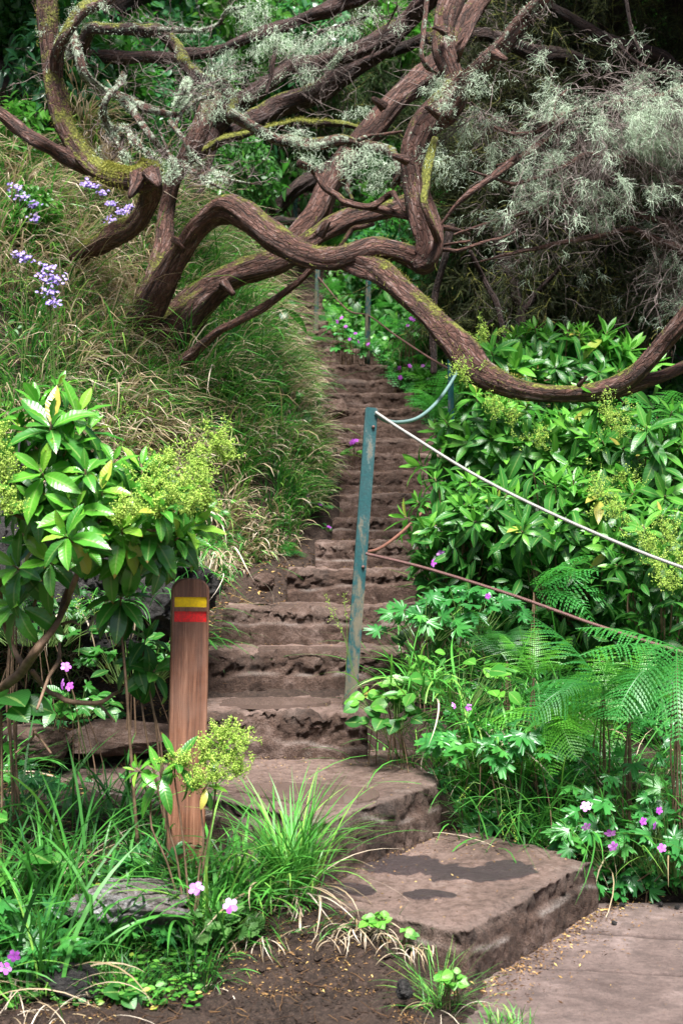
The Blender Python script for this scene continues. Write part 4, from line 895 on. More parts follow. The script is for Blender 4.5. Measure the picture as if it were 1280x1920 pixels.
for rep in range(7): hair(LI, b + rng.normal(0, .012, b.shape), t * .9 + rng.normal(0, .6, b.shape), rng.uniform(.03, .09, len(b)), .0024, 5, .32, .12, rng.beta(2, 2, len(b)), 2, .5)
spots = []
sp([(920, 225, 14), (945, 150, 10), (975, 275, 22), (985, 265, 18), (960, 290, 20), (930, 330, 18), (1000, 320, 22), (1010, 350, 22), (860, 300, 16), (850, 330, 22), (880, 320, 20), (870, 290, 16), (1050, 215, 18), (1100, 195, 16), (1120, 215, 24),
    (1160, 190, 20), (1200, 200, 26), (1240, 205, 22), (1270, 170, 20), (1180, 180, 14), (1130, 185, 16), (1230, 180, 16), (820, 330, 20), (885, 215, 12), (1080, 230, 18), (1020, 200, 8), (950, 260, 12), (1030, 225, 8)], 8.3)
tufts(LI, spots, 40, .06, grav=.15); LI.build('lichen', M['lichen'], t4)

# === dark trees further back ===
def dark_tree(label, limbs, seed, crown=None, name='dark_tree'):
    o = thing(name, label, 'tree', W(*limbs[0][0][:2], limbs[0][0][3]))
    A = MB()
    for k, pts in enumerate(limbs): limb(A, pts, seed + k, .1, .05, .15)
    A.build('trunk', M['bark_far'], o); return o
t5 = dark_tree('dark heath tree leaning through the gloom at upper right', [
    [(850, 420, 60, 12.4), (905, 300, 64, 12.2), (980, 190, 62, 12), (1040, 140, 60, 12), (1120, 60, 60, 12), (1200, -40, 56, 12)],
    [(700, 110, 20, 11.5), (800, 70, 22, 11.4), (870, 66, 24, 11.3), (920, 66, 24, 11.2), (965, 84, 28, 11), (1010, 102, 30, 11), (1070, 108, 26, 11), (1130, 140, 22, 11.2), (1220, 200, 18, 11.3), (1330, 300, 16, 11.4)],
    [(960, -40, 14, 10.6), (1020, 5, 18, 10.5), (1080, 40, 20, 10.5), (1140, 75, 20, 10.4), (1190, 88, 20, 10.4), (1240, 106, 22, 10.4), (1300, 150, 24, 10.4), (1380, 200, 26, 10.4)],
    [(1170, -20, 9, 8.6), (1178, 30, 9, 8.6), (1185, 65, 8, 8.6), (1200, 100, 7, 8.6)],
    [(1130, 60, 8, 9), (1190, 115, 8, 9), (1250, 145, 8, 9), (1300, 155, 8, 9)]], 200)
t6 = dark_tree('big dark trunk in deep shade at the upper left corner', [[(-30, 560, 120, 12), (20, 350, 110, 12), (40, 180, 130, 12), (60, 60, 110, 12), (150, -30, 90, 12)], [(60, 120, 90, 12), (180, 30, 70, 12.2), (280, -20, 60, 12.5)]], 220)
dark_tree('thin sapling stem rising behind the bend of the long red limb', [[(812, 700, 13, 9.6), (811, 620, 14, 9.6), (816, 550, 15, 9.6), (835, 480, 16, 9.5), (845, 420, 15, 9.5)]], 230, name='sapling')
dark_tree('slim grey green sapling leaning left behind the bushes', [[(950, 640, 12, 10.4), (935, 585, 12, 10.4), (905, 520, 10, 10.4), (880, 470, 9, 10.3)]], 234, name='sapling')
dark_tree('dark forked sapling behind the pale topped shrub', [[(970, 650, 20, 10.8), (975, 580, 20, 10.8), (955, 510, 22, 10.8), (930, 440, 20, 10.8)], [(975, 590, 12, 10.8), (1000, 560, 12, 10.8), (1050, 500, 10, 10.6)]], 238, name='sapling')
dark_tree('low dark branch lying in the undergrowth beside the upper stairs', [[(480, 430, 20, 12), (520, 412, 18, 12), (560, 416, 16, 12), (600, 430, 18, 12)], [(500, 410, 30, 12.5), (560, 350, 30, 12.5), (640, 300, 26, 12.7)]], 242, name='fallen_branch')
def px_of(p): p = np.asarray(p); return p[..., 0] / p[..., 1] * FPX + 640
def py_of(p): p = np.asarray(p); return 960 - (p[..., 2] - EYE) / p[..., 1] * FPX
def on_ground(px, py, d0=4.2, d1=26):
    d = np.linspace(d0, d1, 900); x = (px - 640) / FPX * d; z = EYE - (py - 960) / FPX * d; k = np.argmax(z <= H(x, d)); return float(d[k]) if k else d1
def slope(x, y, e=.08): return np.stack([(H(x + e, y, False) - H(x - e, y, False)) / (2 * e), (H(x, y + e, False) - H(x, y - e, False)) / (2 * e)], -1)
def patch(n, x0, x1, y0, y1, test=None):
    x = rng.uniform(x0, x1, n); y = rng.uniform(y0, y1, n)
    if test is not None: q = test(x, y); x, y = x[q], y[q]
    return x, y
def fdist(x, y): return np.interp(y, FOOT[1:, 1], FOOT[1:, 0]) - x
def inbank(x, y): return (fdist(x, y) > np.interp(y, [7, 8.6, 9.2, 12], [.0, .02, .09, .24])) & (y > 7.05)

# ---------------- grass on the bank ----------------
def lowbank(x, y): return inbank(x, y) & (H(x, y, False) < 4.15 + .5 * vn(P3(x * 1.5, y * 1.5), 17) + .35 * np.clip(x + 1.6, 0, 1))
def grass_mat(name, label, n, ntuft, x0, x1, y0, y1, test, ln, wd, dry, kind='stuff', droop=1.0, spread=.045, mat='grass', dz=0):
    mb = MB(); cx, cy_ = patch(ntuft, x0, x1, y0, y1, test); k = rng.integers(0, len(cx), n)
    x = cx[k] + rng.normal(0, spread, n); y = cy_[k] + rng.normal(0, spread, n); q = test(x, y); x, y, k = x[q], y[q], k[q]; M_ = len(x)
    g = slope(x, y); gm = np.hypot(*g.T); down = np.arctan2(-g[:, 1], -g[:, 0]); ox, oy = x - cx[k], y - cy_[k]; gd = np.clip(gm, 0, 1.2)
    az = np.arctan2(oy / spread + gd * np.sin(down) * .9, ox / spread + gd * np.cos(down) * .9) + rng.normal(0, .55, M_) / np.clip(gm + .5, .6, 1.6)
    isdry = rng.uniform(0, 1, M_) < (dry + .40 * vn(P3(x * 1.3, y * 1.3), 91) + .25 * vn(P3(x * 5, y * 5), 92))
    tv = rng.uniform(-.16, .16, len(cx))[k]
    var = np.where(isdry, rng.uniform(.66, 1, M_) - .12 * rng.uniform(0, 1, len(cx))[k], np.clip(rng.normal(.32, .15, M_) + 1.3 * tv, 0, .6))
    L = ln * rng.lognormal(0, .30, M_) * rng.uniform(.55, 1.3, len(cx))[k] * (np.clip(.35 + (fdist(x, y) - .1) * .9, .4, 1) if test in (inbank, lowbank) else 1) * np.where(isdry, .95, 1.0); th0 = np.abs(rng.normal(.25, .25, M_)); th1 = th0 + np.where(isdry, rng.uniform(1.2, 2.5, M_), rng.uniform(.5, 2.1, M_)) * droop
    blades(mb, np.column_stack([x, y, H(x, y) - .01 + dz]), az, L, wd * rng.uniform(.5, 1.3, M_), th0, th1, var)
    return tag(mb.build(name, M[mat]), label, 'grass', None, kind)
grass_mat('bank_grass', 'long drooping green and straw coloured grass covering the bank left of the stairs', 95000, 1350, -3.6, .1, 7.1, 12.5, lowbank, .36, .0092, .56)
grass_mat('upper_grass', 'green grass along the upper part of the stairs', 9000, 260, -3.2, .2, 12, 18, inbank, .22, .009, .1)
def rside(x, y): rx = np.where(y > 7, np.interp(y, SY, XR) + .10, .50); return (x > rx) & (y > 5.95)
grass_mat('verge_grass', 'mixed grass among the plants right of the stairs', 22000, 600, .3, 3.2, 5.75, 10, rside, .26, .008, .05)

# ---------------- leaf templates ----------------
L_BIG = [leaf_t(.40, c, .28, 8, .92, .10, cross=2) for c in (.15, .5, .9)]
L_MID = [leaf_t(.30, c, .25, 6, .95, .06) for c in (.1, .45, .8)]
L_OV = [leaf_t(.55, c, .2, 4, .9) for c in (.1, .5)]
L_ROUND = leaf_t(.85, .25, .15, 5, .8)
def lobed(nl=5, deep=.62, teeth=5, droop=.25, seed=0, cut=.33):
    """palmate, toothed leaf (geranium): petiole at origin, tip +y, length about 1"""
    rg = np.random.default_rng(seed); pts = []
    span = R(250); K = nl * 22
    for k in range(K + 1):
        a = -span / 2 + span * k / K; u = (k / K * nl) % 1 if k < K else 1; lob = min(nl - 1, int(k / K * nl)); w = 1 - abs(2 * u - 1)
        env = (1 - deep) + deep * w**.55; tooth = 1 + .20 * cut * 3 * (abs(((u * teeth) % 1) - .5) * 2 - .5) * (w**.4)
        size = 1 - .30 * abs(lob - (nl - 1) / 2) / ((nl - 1) / 2); r = .62 * env * tooth * size
        pts.append((math.sin(a) * r, .30 + math.cos(a) * r, 0))
    pts = np.array([(0, .28, 0)] + pts); d = np.hypot(pts[:, 0], pts[:, 1] - .3)
    pts[:, 2] = -droop * d**2 * 1.2 + .03 * np.sin(np.arctan2(pts[:, 0], pts[:, 1] - .3) * nl * 2)
    n = len(pts); j = np.arange(1, n - 1); f = np.stack([np.zeros_like(j), j + 1, j], -1)
    return pts, [f], np.column_stack([np.clip(d, .12, 1), np.full(n, .3)])
L_GER = [lobed(5, .72, 4, .35, 1, .5), lobed(5, .65, 3, .2, 2, .5), lobed(7, .6, 3, .3, 3, .45)]
L_SCAL = [lobed(9, .16, 1, .15, 4, .1), lobed(8, .2, 1, -.15, 5, .1)]
def frond_t(npin=22, w=.30, curl=.7, sub_=9):
    """fern frond along +y, length 1: toothed pinnae built of leaflets"""
    V, F, E = [], [], []
    ts = np.linspace(0, 1, 14); ang = curl * ts**1.3 * 1.5; yy = np.interp(np.linspace(0, 1, 50), ts, ts); Y_ = np.concatenate([[0], np.cumsum(np.cos(ang[1:]) / 13)]); Z_ = -np.concatenate([[0], np.cumsum(np.sin(ang[1:]) / 13)])
    k0 = 0
    for k, t in enumerate(ts):
        q = .006 * (1 - t * .7); V += [(-q, Y_[k], Z_[k]), (q, Y_[k], Z_[k] + .004)]; E += [(0, t)] * 2
    F += [(2*k, 2*k+1, 2*k+3, 2*k+2) for k in range(13)]
    for i in range(npin):
        t = .16 + .83 * i / npin; y0 = np.interp(t, ts, Y_); z0 = np.interp(t, ts, Z_); an = np.interp(t, ts, ang)
        ln = w * (math.sin(math.pi * min(1, (t - .05)**.72)))**.9 * (1 if i > 2 else .8)
        if ln < .01: ln = .012
        for s in (-1, 1):
            pr = random.uniform(.9, 1.08); dz_ = random.uniform(-.25, .1); fw = random.uniform(.18, .38); ln_ = ln * pr
            tan = np.array((0, math.cos(an), -math.sin(an)))
            ns = max(3, int(sub_ * ln / w + 1))
            for j in range(ns):
                u0 = j / ns * ln_; u1 = (j + .80) / ns * ln_; um = (u0 + u1) / 2; lw = (.0120 * (22 / npin) * max(.02, 1 - um / ln_)**.5 + .002) * (ln / w)**.25
                def pt(u, v): x = s * u * .95; f = u * fw + v; return (x, y0 + f * tan[1], z0 + f * tan[2] - .45 * u * u / w + dz_ * u)
                b = len(V); V += [pt(u0, 0), pt(u1, 0), pt(u1 + .008, lw), pt(um + .004, lw * 1.02), pt(u1, 0), pt(u0, 0), pt(um, -lw), pt(u1 + .005, -lw * .95)]
                E += [(.5, t)] * 8; F += [(b, b+1, b+2, b+3), (b+4, b+5, b+6, b+7)]
    return np.array(V), [np.array(F)], np.array(E)
FR = [frond_t(24, .27, .75), frond_t(20, .32, .35), frond_t(26, .25, 1.05)]
FR_S = [frond_t(16, .28, .6, 5), frond_t(15, .30, .9, 5)]

def whorl(mb, pos, axis, n, L, tmpl, var, open_=1.0, rib=0, wsc=1.0):
    """leaves spiralling round a shoot tip: small upright ones inside, long drooping ones outside"""
    axis = unit(np.asarray(axis, float)); k = np.arange(n); t = (k + .5) / n; az = k * 2.39996 + rng.uniform(0, 6.28) + rng.normal(0, .15, n)
    up = R(78) - (R(78) + R(22) * open_) * t**.8 + rng.normal(0, .12, n)
    a = unit(np.cross(axis, (0.3, 1, .1))); b = np.cross(axis, a)
    out = a * np.cos(az)[:, None] + b * np.sin(az)[:, None]; d = out * np.cos(up)[:, None] + axis * np.sin(up)[:, None] - np.array([0, 0, .22]) * (t**2)[:, None] * open_
    nr = axis * np.cos(up)[:, None] - out * np.sin(up)[:, None] + rng.normal(0, .12, (n, 3)) + np.array([0, 0, .15])
    ln = L * (.35 + .75 * t**.6) * rng.uniform(.82, 1.15, n); pos = np.asarray(pos) + out * .008 - axis * (t * .05 * L / .15)[:, None]
    vv = np.clip(var + .34 * (1 - t) - .14 * t + rng.normal(0, .13, n), 0, .93); vv = np.where(rng.uniform(0, 1, n) < .025 + .03 * (t > .75), rng.uniform(.95, 1, n), vv)
    which = np.minimum((t * 3 * rng.uniform(.6, 1.2, n)).astype(int), len(tmpl) - 1)
    for w in range(len(tmpl)):
        q = which == w
        if q.any(): place(mb, tmpl[w], pos[q], d[q], nr[q], ln[q], vv[q], np.full(q.sum(), wsc))
def octas(mb, pos, r, var):
    o = np.array([(1, 0, 0), (-1, 0, 0), (0, 1, 0), (0, -1, 0), (0, 0, 1), (0, 0, -1)], float); f = np.array([(0, 2, 4), (2, 1, 4), (1, 3, 4), (3, 0, 4), (2, 0, 5), (1, 2, 5), (3, 1, 5), (0, 3, 5)])
    M_ = len(pos); V = (o[None] * (np.asarray(r) * np.ones(M_))[:, None, None] * rng.uniform(.6, 1.3, (M_, 1, 3))) + np.asarray(pos)[:, None]
    mb.add(V.reshape(-1, 3), (f[None] + (np.arange(M_) * 6)[:, None, None]).reshape(-1, 3), np.repeat(np.column_stack([var, var * 0, var * 0]), 6, 0))
def panicle(ms, mf, p, axis, size, n=14, var=.55):
    """branching flower head: thin green twigs ending in clouds of tiny yellow green buds"""
    p = np.asarray(p, float); axis = unit(np.asarray(axis, float)); d = axis + rng.normal(0, .50, (n, 3))
    A1 = hair(ms, np.repeat(p[None] - axis * size * .3, n, 0), d, rng.uniform(.5, 1.1, n) * size, .0028, 4, .15, 0, .5, 3)
    b, t = along(A1, 5); A2 = hair(ms, b, t + rng.normal(0, .8, b.shape), rng.uniform(.15, .38, len(b)) * size, .0016, 3, .2, 0, .5, 2)
    b, t = along(A2, 6); b = b + rng.normal(0, .006, b.shape)
    octas(mf, b, rng.uniform(.0014, .0042, len(b)), np.clip(rng.normal(var, .25, len(b)), 0, 1)); hair(mf, b, rng.normal(0, 1, b.shape), rng.uniform(.006, .016, len(b)), .0016, 2, .3, 0, np.clip(rng.normal(var, .25, len(b)), 0, 1), 2, .6)
def flower(mb, c, face, r, var=.6):
    """five notched petals"""
    face = unit(np.asarray(face, float)); a = unit(np.cross(face, (.2, .1, 1))); b = np.cross(face, a)
    ks = np.arange(5) * 2 * np.pi / 5 + rng.uniform(0, 1); d = a * np.cos(ks)[:, None] + b * np.sin(ks)[:, None] + face * .25
    pet = leaf_t(.82, .35, .1, 4, 1.5, 0, .22); place(mb, pet, np.asarray(c) + d * r * .05, d, np.repeat(face[None], 5, 0), r, np.clip(var + rng.normal(0, .1, 5), 0, 1))
def add_flowers(root, lst, name='flower', mat='petal', r=.017):
    for (c, f, v) in lst:
        m = MB(); flower(m, c, f, r * rng.uniform(.85, 1.15), v); octas(m, np.array([c]) + unit(np.asarray(f, float)) * .002, .0022, np.array([.0])); m.build(name, M[mat], root)

# ---------------- leafy flowering shrubs ----------------
def shrub(label, base, tips, L, tmpl, mat, panicles=(), leafn=(11, 17), group=None, open_=1.0, name='leafy_shrub', hub=None, stem_r=.007, wsc=1.0, fill=0, fillr=(.3, .3, .3), fillc=None, psize=.11, varoff=.45):
    o = thing(name, label, 'shrub', base, group); ms, ml, mf, mg = MB(), MB(), MB(), MB(); base = np.asarray(base, float)
    for (p, ax) in tips:
        p = np.asarray(p, float); h = base + (p - base) * .45 if hub is None else np.asarray(hub) + rng.normal(0, .04, 3)
        mid = h + (p - h) * .5 + np.array([0, 0, -.04]); mid2 = p - unit(np.asarray(ax, float)) * min(.10, L * .8)
        P_ = [base + rng.normal(0, .012, 3), h, mid, mid2, p] if hub is None else [h, mid, mid2, p]
        tube(ms, P_, np.linspace(stem_r, .0028, len(P_)), 6, .04, .05)
        whorl(ml, p, ax, int(rng.integers(*leafn)), L * rng.uniform(.7, 1.3), tmpl, varoff + rng.normal(0, .13), open_, wsc=wsc)
    if fill:
        c = np.mean([t[0] for t in tips], 0) if fillc is None else np.asarray(fillc); q = unit(rng.normal(0, 1, (fill, 3))) * rng.uniform(.1, 1, (fill, 1))**.5 * np.array(fillr) + c
        d = unit(rng.normal(0, 1, (fill, 3)) + np.array([0, -.3, -.2])); place(ml, tmpl[1], q, d, rng.normal(0, .5, (fill, 3)) + np.array([0, -.4, 1.]), L * rng.uniform(.5, 1, fill), np.clip(rng.normal(.22, .14, fill), 0, 1))
    for (p, ax, s) in panicles: panicle(mg, mf, p, ax, s * psize)
    ms.build('stems', M['stem'], o); ml.build('foliage', M[mat], o)
    if panicles: mg.build('flower_stalks', M['gstem'], o); mf.build('flower_heads', M['lime'], o)
    return o
def ell_tips(c, r, n, up=.55, front=-.35, lo=-.6):
    out = []; c = np.asarray(c, float); r = np.asarray(r, float); k = 0
    while len(out) < n:
        d = unit(rng.normal(0, 1, 3)); k += 1
        if d[1] > .45 or d[2] < lo or vn(d[None] * 2.1 + c, 12)[0] < -.32: continue
        p = c + d * r * rng.uniform(.68, 1.0 if rng.uniform() < .75 else 1.18); out.append((p, unit(d / r * r.mean() * .8 + np.array([0, front * .5, up]))))
    return out

# left foreground shrub: tips traced one by one
d5 = 4.9
lt = [((72, 752, d5), (-.1, -.1, 1)), ((96, 790, 4.75), (.1, -.6, .8)), ((40, 800, 4.9), (-.5, -.3, .8)), ((130, 835, 4.8), (.4, -.5, .8)), ((170, 800, 5.0), (.5, 0, .8)), ((75, 880, 4.7), (-.2, -.8, .6)), ((20, 860, 4.8), (-.6, -.3, .5)),
      ((215, 862, 4.85), (.4, -.4, .8)), ((188, 915, 4.75), (0, -.7, .7)), ((250, 915, 4.85), (.4, -.4, .8)), ((300, 880, 4.95), (.4, -.1, .9)), ((140, 950, 4.7), (-.1, -.8, .5)), ((345, 940, 4.9), (.5, -.4, .7)), ((120, 1000, 4.62), (-.3, -.7, .45)),
      ((165, 1022, 4.68), (.3, -.7, .4)), ((230, 985, 4.75), (.2, -.7, .6)), ((285, 990, 4.8), (.2, -.7, .5)), ((338, 1005, 4.85), (.5, -.5, .3)), ((30, 940, 4.8), (-.5, -.5, .4)), ((60, 1010, 4.9), (-.3, -.5, .3)), ((300, 950, 4.7), (.2, -.5, .7)), ((375, 905, 5.0), (.6, -.2, .7)), ((-20, 790, 4.8), (-.5, 0, .8)), ((-30, 900, 4.7), (-.5, 0, .8)), ((70, 940, 4.75), (0, -.7, .6)), ((160, 880, 4.7), (.1, -.7, .7)), ((265, 870, 4.95), (.1, -.3, .9)), ((200, 975, 4.8), (0, -.8, .5)), ((255, 1030, 4.8), (.2, -.7, .3)), ((205, 1045, 4.85), (0, -.8, .2)), ((310, 1045, 4.85), (.3, -.6, .2)), ((360, 985, 4.9), (.6, -.4, .3)), ((90, 1050, 4.8), (-.2, -.7, .3)), ((25, 1060, 4.85), (-.4, -.6, .3)), ((20, 1130, 4.9), (-.4, -.6, .3)), ((385, 955, 4.95), (.6, -.3, .5)), ((110, 720, 4.95), (.3, -.2, 1)), ((150, 770, 4.85), (.4, -.4, .8))]
tips = [(W(*a), b) for a, b in lt]
pn = [(W(*p), (.1, -.25, .9), s) for p, s in (((405, 822, 4.9), 1.0), ((372, 860, 4.85), 1.1), ((340, 893, 4.75), 1.1), ((385, 900, 4.85), 1.0), ((318, 925, 4.7), 1.1), ((285, 905, 4.75), .9), ((250, 950, 4.7), .9), ((425, 850, 4.95), .7), ((355, 945, 4.75), .9), ((8, 880, 4.6), 1.0), ((15, 940, 4.6), .9), ((0, 820, 4.7), .9), ((225, 968, 4.7), .6), ((318, 858, 4.9), .8), ((385, 940, 4.85), .7), ((300, 955, 4.7), .8))]
o = shrub('big glossy shrub with yellow green flower heads leaning over the marker post', G(-1.5, 5.25, -.02), tips, .155, L_BIG, 'bigleaf', pn, (11, 16), None, 1.25, 'glossy_shrub', hub=W(140, 1000, 5.0), stem_r=.010, fill=130, fillr=(.30, .08, .14), fillc=W(190, 930, 5.0), psize=.115, wsc=.92)
ms = MB(); tube(ms, [G(-1.5, 5.25, -.05), G(-1.46, 5.22, .2), W(-60, 1340, 5.1)], [.03, .027, .024], 12, .03, .1)
for k, (pts, a, b) in enumerate([([(-60, 1340, 26), (0, 1295, 22), (40, 1262, 20), (72, 1215, 18), (108, 1168, 14), (125, 1115, 12), (148, 1075, 11), (165, 1030, 9), (190, 960, 7)], 5.1, 4.85), ([(108, 1168, 12), (128, 1130, 11), (136, 1100, 12), (146, 1060, 10), (120, 1000, 7)], 4.95, 4.8),
    ([(50, 1255, 14), (20, 1205, 11), (4, 1140, 10), (0, 1090, 9), (-10, 1000, 7)], 5.0, 5.0), ([(78, 1220, 9), (50, 1185, 7), (22, 1160, 7)], 5, 5), ([(60, 1258, 12), (90, 1295, 11), (130, 1315, 10), (185, 1318, 9), (240, 1288, 6)], 5.0, 5.1), ([(112, 1205, 6), (110, 1240, 8), (92, 1270, 7), (70, 1330, 6)], 4.95, 4.9),
    ([(185, 1318, 6), (215, 1352, 5)], 5.1, 5.1), ([(118, 1170, 8), (135, 1165, 6), (150, 1172, 4)], 4.95, 4.9), ([(65, 1368, 6), (60, 1385, 5), (30, 1412, 4)], 4.9, 4.9), ([(65, 1372, 6), (80, 1390, 5), (96, 1412, 4)], 4.9, 4.9), ([(150, 1060, 7), (190, 1010, 6), (290, 990, 5), (340, 1000, 4)], 4.85, 4.9)]):
    limb(ms, dd(pts, a, b), 300 + k, -.5, -.2, .08)
ms.build('bare_stems', M['stem'], o)
# the drooping rosette beside the post
tips = [(W(228, 1118, 4.95), (.1, -.25, 1)), (W(215, 1160, 4.9), (-.3, -.4, .8))]
o = shrub('single dark leaved shoot with long hanging leaves just left of the marker post', G(-.72, 5.05, -.02), [(W(228, 1110, 4.95), (.05, -.15, 1))], .175, L_BIG, 'bigleaf', (), (22, 24), None, 1.9, 'leafy_shoot', stem_r=.007, varoff=.12)
shrub('small leafy shoot rising behind the left side of the marker post', G(-.62, 5.15, -.02), [(W(276, 1190, 5.1), (.2, -.3, .9)), (W(292, 1255, 5.1), (.3, -.4, .5)), (W(255, 1240, 5.1), (0, -.5, .5))], .11, L_BIG, 'midleaf', (), (10, 13), None, 1.5, 'leafy_shoot', stem_r=.005, varoff=.2)
# sprig in front of the post
o = shrub('low sprig with lime green flower heads in front of the marker post foot', G(-.50, 4.78, -.02), [(W(255, 1440, 4.7), (-.5, -.4, .7)), (W(300, 1445, 4.7), (-.1, -.5, .8)), (W(330, 1420, 4.72), (.1, -.4, .9)), (W(415, 1400, 4.75), (.2, -.2, 1)), (W(390, 1470, 4.7), (.3, -.5, .6))], .10, L_MID, 'bigleaf',
    [(W(*p, 4.7), (.15, -.3, .9), s) for p, s in (((452, 1388), .9), ((430, 1420), 1.0), ((385, 1408), .9), ((340, 1430), .8), ((400, 1450), .9), ((365, 1465), .8), ((420, 1375), .7), ((445, 1440), .7))], (9, 12), None, 1.2, 'flowering_sprig', stem_r=.004, psize=.095, varoff=.5)

# right: a bank of shrubs, each with its own place
SH = [  # label, centre px,py,d, radii (m), tips, leaf length, panicle pixels
    ('pale topped leafy shrub behind the sagging bend of the long red limb', (1030, 690, 9.0), (.62, .45, .28), 52, .19, [(905, 625), (880, 655)], .50),
    ('leafy shrub with lime flower heads below the bend of the red limb', (960, 830, 8.1), (.50, .42, .32), 46, .18, [(960, 780), (1010, 820), (930, 760), (870, 700)], .5),
    ('large dark leaved shrub filling the right edge under the forked limb', (1210, 880, 7.7), (.50, .42, .42), 56, .18, [(1140, 775), (1165, 800), (1175, 900)], .44),
    ('shrub with glossy whorls reaching over the stairs beside the hidden green post', (870, 960, 7.55), (.30, .35, .22), 24, .15, [], .5),
    ('shrub with lime flower heads crossed by the pale steel cable', (1075, 985, 7.3), (.46, .35, .30), 38, .155, [(1120, 915), (1150, 955), (1180, 990)], .45),
    ('feathery lime flowered shrub at the right edge between the two cables', (1250, 1040, 6.9), (.32, .30, .28), 22, .12, [(1215, 1010), (1250, 1000), (1275, 1040), (1235, 1060), (1262, 1090)], .42)]
for lab, (cx, cy_, dv), r, n, L, pl, vo in SH:
    c = W(cx, cy_, dv); g = H(c[0], c[1]); tips = ell_tips(c, r, n)
    pan = [(W(a, b, dv - r[1] - .02 + rng.uniform(-.05, .1)), (0, -.3, .9), rng.uniform(.9, 1.2)) for a, b in pl]
    shrub(lab, (c[0], c[1] + .1, g - .03), tips, L, L_MID, 'midleaf', pan, (11, 16), None, 1.0, 'leafy_shrub', fill=750, fillr=np.array(r) * [1, 1, 1.7], fillc=c - np.array([0, 0, r[2] * .8]), psize=.15, varoff=vo, stem_r=.006)
shrub('thin leafy shoot standing in the grass right of the upper bank', G(-.42, 10.6), [(W(525, 560, 10.4), (-.2, -.2, 1)), (W(512, 600, 10.4), (.2, -.5, .6)), (W(530, 645, 10.4), (.2, -.5, .3))], .20, L_MID, 'midleaf', (), (8, 10), None, 1.4, 'leafy_shoot', varoff=.1)
# ---------------- ferns ----------------
FRM = [None] * len(FR)
def frond_mesh(i, mat='fern'):
    key = (i, mat)
    if key not in FM:
        t = (FR + FR_S)[i]; m = MB(); place(m, t, np.zeros((1, 3)), np.array([[0, 1., 0]]), np.array([[0, 0, 1.]]), 1, np.array([.0])); me = m.mesh('frond', M[mat]); FM[key] = me
    return FM[key]
FM = {}
def fern(label, base, fronds, group=None, mats='fern', name='fern'):
    """fronds: (azimuth deg, elevation deg, length, mesh, roll)"""
    o = thing(name, label, 'fern', base, group)
    gz = float(H(base[0], base[1]))
    if base[2] > gz + .06:      # stipes down to the soil
        ms = MB()
        for k in range(5): tube(ms, [(base[0] + rng.normal(0, .03), base[1] + rng.normal(0, .03), gz - .02), np.asarray(base) * .5 + np.array([base[0], base[1], gz]) * .5 + rng.normal(0, .02, 3), base], [.005, .004, .003], 5, .06, cap=False)
        ms.build('stalks', M['stem'], o)
    for (a, e, L, i, roll) in fronds:
        f = bpy.data.objects.new('frond', frond_mesh(i, mats)); col.objects.link(f); f.parent = o
        d = Vector((math.cos(R(a)) * math.cos(R(e)), math.sin(R(a)) * math.cos(R(e)), math.sin(R(e))))
        s = d.cross(Vector((0, 0, 1))).normalized(); n = s.cross(d); mt = Matrix((s, d, n)).transposed().to_4x4() @ Matrix.Rotation(R(roll), 4, 'Y')
        f.matrix_local = mt @ Matrix.Scale(L, 4)
    return o
def var_fern_mats():
    for k, (st) in {'fern_yellow': [(0, (.085, .30, .025)), (1, (.22, .50, .04))], 'fern_blue': [(0, (.045, .25, .05)), (1, (.14, .44, .08))], 'fern_dark': [(0, (.018, .085, .022)), (1, (.04, .15, .035))]}.items():
        M[k] = mat_leaf(k, st, .42, .4, .0, .4, veins=False)
var_fern_mats()
def crown(n, a0, a1, e0, e1, L0, L1, idx=(0, 1, 2)): return [(rng.uniform(a0, a1) if n > 3 else a0 + (a1 - a0) * k / max(1, n - 1), rng.uniform(e0, e1), rng.uniform(L0, L1), int(rng.choice(idx)), rng.uniform(-25, 25)) for k in range(n)]
fern('tall bright fern frond leaning up against the cables at the right', G(1.02, 6.5) , [(62, 66, .70, 1, -20), (20, 50, .5, 0, 10), (110, 50, .45, 0, 0), (200, 35, .45, 1, 0)], mats='fern_yellow')
fern('blue green fern hanging over the right edge in front of the cables', W(1268, 1215, 5.7), [(255, -12, .52, 0, 5), (225, -5, .50, 0, -10), (285, -8, .5, 0, 10), (200, 12, .45, 1, 0), (180, 25, .42, 1, 0), (240, 15, .38, 1, 0), (20, 30, .5, 1, 0), (330, 10, .5, 0, 0), (210, -25, .45, 0, 5)], mats='fern_blue')
fern('yellow green fern spreading in the middle of the right verge', G(.80, 6.35), crown(12, 120, 420, 25, 60, .36, .52), mats='fern_yellow')
fern('yellow green fern behind the toothed geranium leaves', W(1040, 1330, 6.1), crown(13, 150, 400, 5, 50, .32, .48), mats='fern_yellow')
fern('bright fern low on the verge beside the blue green one', W(1130, 1290, 6.0), crown(12, 140, 420, 5, 55, .34, .5), mats='fern')
fern('narrow dark green fern under the rusty cable', W(950, 1240, 6.6), crown(8, 60, 300, 45, 75, .28, .36), mats='fern_dark')
fern('small fern on top of the dry bank just left of the stairs', G(-.33, 8.75, .02), crown(6, 170, 380, 25, 50, .18, .26, (3, 4)), mats='fern')
fern('small fern at the grassy edge of the upper stairs', W(590, 640, 12.2), crown(5, 200, 360, 5, 45, .14, .24, (3, 4)), mats='fern')
fern('small dark fern on the rock wall behind the glossy shrub', W(30, 1080, 5.3), crown(7, 220, 330, -60, 20, .2, .3, (3, 4)), mats='fern_dark')
k = 0
